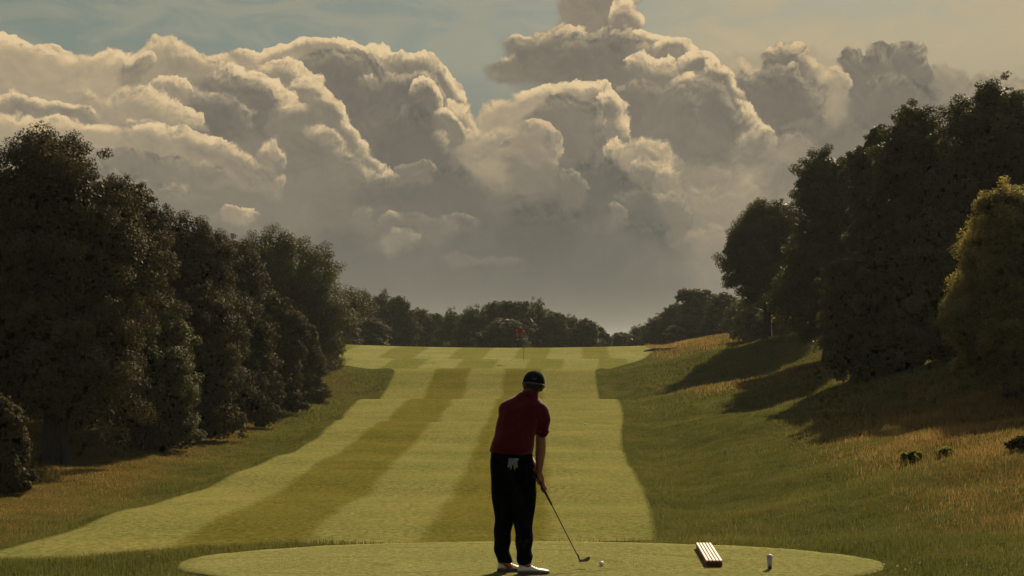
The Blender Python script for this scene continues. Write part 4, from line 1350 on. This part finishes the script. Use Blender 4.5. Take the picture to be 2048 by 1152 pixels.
for i in range(12):
    for sd in (0, 1):
        for j in range(5):
            q = (rows[i][sd][j], rows[i][sd][j + 1], rows[i + 1][sd][j + 1], rows[i + 1][sd][j])
            bm.faces.new(q if sd else q[::-1])
link('flag', finish(bm, 'flag', M_FLAG), flag)
bm = bmesh.new(); bmesh.ops.create_circle(bm, cap_ends=True, segments=20, radius=.055, matrix=Matrix.Translation((0, 0, .004)))
link('hole', finish(bm, 'hole', M_CUPB), flag)

# ------------------------------------------------------------------ grass blades
def blade_mat(name, lo, hi):
    m, t, o = newmat(name)
    at = nd(t, 'ShaderNodeAttribute', attribute_name='tint')
    pos, *_ = pos_of(t)
    c = cramp(t, at.outputs['Fac'], [(.0, lo), (1.0, hi)])
    d = nd(t, 'ShaderNodeBsdfDiffuse'); t.links.new(c, d.inputs[0])
    tr = nd(t, 'ShaderNodeBsdfTranslucent'); t.links.new(c, tr.inputs[0])
    mx = nd(t, 'ShaderNodeMixShader'); mx.inputs[0].default_value = .45
    t.links.new(d.outputs[0], mx.inputs[1]); t.links.new(tr.outputs[0], mx.inputs[2]); t.links.new(mx.outputs[0], o.inputs[0])
    return m
M_BLADE = blade_mat('grass_blades_green', (.046, .055, .014), (.145, .140, .040))
M_DRY = blade_mat('grass_blades_dry', (.100, .070, .022), (.34, .215, .075))

def vnoise(x, y, s, seed):
    """cheap smooth value noise"""
    r = np.random.default_rng(seed); T = r.random((64, 64))
    u_, v_ = x * s, y * s
    i, j = np.floor(u_).astype(int), np.floor(v_).astype(int)
    fu, fv = u_ - i, v_ - j; fu = fu * fu * (3 - 2 * fu); fv = fv * fv * (3 - 2 * fv)
    g = lambda a, b: T[a % 64, b % 64]
    return (g(i, j) * (1 - fu) + g(i + 1, j) * fu) * (1 - fv) + (g(i, j + 1) * (1 - fu) + g(i + 1, j + 1) * fu) * fv

def blades(name, n, sampler, hfun, mat, label, width=.004, seed=3, lean=.45):
    r = np.random.default_rng(seed)
    x, y = sampler(r, n)
    h = hfun(r, x, y); ok = h > .004; x, y, h = x[ok], y[ok], h[ok]
    z = land(x, y)
    m = len(x)
    a = r.uniform(0, math.pi * 2, m); w = width * r.uniform(.7, 1.4, m) * (y / 13) ** .8
    la = r.uniform(0, math.pi * 2, m); ll = h * lean * r.random(m)
    base = np.stack([x, y, z - .01], -1)
    sd = np.stack([np.cos(a) * w, np.sin(a) * w, np.zeros(m)], -1)
    tip = base + np.stack([np.cos(la) * ll, np.sin(la) * ll, h + .01], -1)
    v = np.stack([base - sd, base + sd, tip], 1).reshape(-1, 3)
    tint = np.clip(r.random(m) * .7 + vnoise(x, y, .9, 5) * .5 - .1, 0, 1)
    link(name, fast_mesh(name, v, np.arange(3 * m).reshape(-1, 3), mat, attr=tint), kind='stuff', label=label)

def in_view(r, n, d0, d1, side=1.06, power=1.0):
    y = d0 + (d1 - d0) * r.random(n) ** power
    x = (r.random(n) * 2 - 1) * 1024 * side / FPX * y
    return x, y
def off_tee(x, y): return ((x - .16) / 3.13) ** 2 + ((y - 13.5) / 1.5) ** 2
def s_fore(r, n):
    x, y = in_view(r, n, 12.2, 21, 1.08, 1.0)
    ok = (r.random(n) > sstep(14.5, 21, y)) & (off_tee(x, y) > .985) & ~((y > 15.15) & (x < 2.2) & (x > -3.2))
    return x[ok], y[ok]
def h_fore(r, x, y):
    e = off_tee(x, y)
    return (.016 + .030 * sstep(1.0, 1.25, e)) * (.6 + .8 * r.random(len(x))) * (.6 + .8 * vnoise(x, y, 2.2, 9))
blades('rough_grass', 170000, s_fore, h_fore, M_BLADE, 'short rough grass around the oval of turf', .0035, 3)
def s_mid(r, n):
    x, y = in_view(r, n, 15.5, 62, 1.08, 1.25)
    ok = (x > curve(XR, y) - .06) | ((x < curve(XL, y) + .06) & (y > 20))
    ok &= (r.random(n) < sstep(15, 19, y)) 
    return x[ok], y[ok]
def dryness(x, y):
    zr = sstep(3.6, 7.6, x - .085 * y) * sstep(17, 25, y)
    zr = zr * (.12 + .88 * (1 - sstep(40, 52, y)))
    zl = .6 * sstep(8.2, 10.5, -x) * sstep(18, 25, y)
    return np.maximum(zr, zl) * (.30 + .70 * sstep(.30, .55, vnoise(x, y, .33, 21) * .6 + vnoise(x, y, 1.1, 22) * .4))
def h_mid(r, x, y):
    return (.03 + .05 * r.random(len(x))) * (.5 + vnoise(x, y, .8, 31)) * (dryness(x, y) < r.random(len(x)) + .15)
blades('green_rough_grass', 420000, s_mid, h_mid, M_BLADE, 'green rough grass on both sides of the fairway', .0032, 4)
def h_dry(r, x, y):
    dn = dryness(x, y)
    tall = np.where(x > 0, .85, .35)
    return (.06 + .17 * r.random(len(x)) ** 1.6) * tall * (.45 + .9 * vnoise(x, y, .7, 33)) * (dn > r.random(len(x)))
def s_far(r, n):
    x, y = in_view(r, n, 58, 112, 1.04, 1.0)
    ok = ((x > curve(XR, y) - .1) | (x < curve(XL, y) + .1)) & (np.abs(x) < 28)
    return x[ok], y[ok]
def h_far(r, x, y):
    return (.05 + .10 * r.random(len(x))) * (.4 + vnoise(x, y, .6, 41)) * (.35 + .65 * sstep(0, 1.5, np.maximum(x - curve(XR, y), curve(XL, y) - x)))
blades('far_rough_grass', 330000, s_far, h_far, M_BLADE, 'rough grass beside the far fairway and the green', .0040, 8)
def h_fdry(r, x, y):
    zc = sstep(8.5, 11, x) * sstep(96, 102, y) + sstep(7, 10, x) * sstep(63, 67, y) * (1 - sstep(70, 72, y)) * .8
    return (.07 + .16 * r.random(len(x))) * (zc > r.random(len(x)))
blades('far_dry_grass', 260000, s_far, h_fdry, M_DRY, 'dry golden grass on the far crest right of the green', .0036, 9)
blades('dry_tall_grass', 800000, s_mid, h_dry, M_DRY, 'long dry golden grass on the banks', .0026, 6, .5)

r_ = np.random.default_rng(77)
lv, k_ = [], 0
for (a_, b_, c_, d_, n_l) in ((150, 330, 1098, 1128, 26), (1640, 2040, 1060, 1150, 60), (1050, 2000, 930, 1060, 60)):
    for _ in range(n_l):
        x_, y_, z_ = hit(r_.uniform(a_, b_), r_.uniform(c_, d_), 12.4)
        s_ = r_.uniform(.006, .013) * (y_ / 13) ** .5; an = r_.uniform(0, 6.28); t_ = r_.uniform(-.5, .5)
        A2 = Vector((math.cos(an), math.sin(an), t_)) * s_; B2_ = Vector((-math.sin(an), math.cos(an), r_.uniform(-.3, .6))) * s_ * .6
        c3 = Vector((x_, y_, z_ + .022))
        lv += [tuple(c3 - A2), tuple(c3 + B2_ + Vector((0, 0, .004))), tuple(c3 + A2), tuple(c3 - B2_)]
M_DEAD = simple_mat('dry_leaf', (.30, .24, .15), .7, .2, .3, 30)
link('fallen_leaves', fast_mesh('fallen_leaves', lv, np.arange(len(lv)).reshape(-1, 4), M_DEAD), kind='stuff', label='tiny pale dry leaves scattered in the rough grass')

# ------------------------------------------------------------------ the evening air
bm = bmesh.new()
bxm(bm, -2600, 2600, -90, 5100, -6, 26)
me = bpy.data.meshes.new('haze'); bm.to_mesh(me); bm.free()
hm_ = bpy.data.materials.new('haze'); hm_.use_nodes = True
ht = hm_.node_tree; ht.nodes.clear()
ho = ht.nodes.new('ShaderNodeOutputMaterial'); hv = ht.nodes.new('ShaderNodeVolumePrincipled')
hv.inputs['Color'].default_value = (.80, .86, .84, 1); hv.inputs['Density'].default_value = .00016; hv.inputs['Anisotropy'].default_value = .2
ht.links.new(hv.outputs[0], ho.inputs['Volume'])
me.materials.append(hm_)
link('haze', me, kind='stuff', label='thin evening haze filling the valley')
SC.cycles.volume_bounces = 0
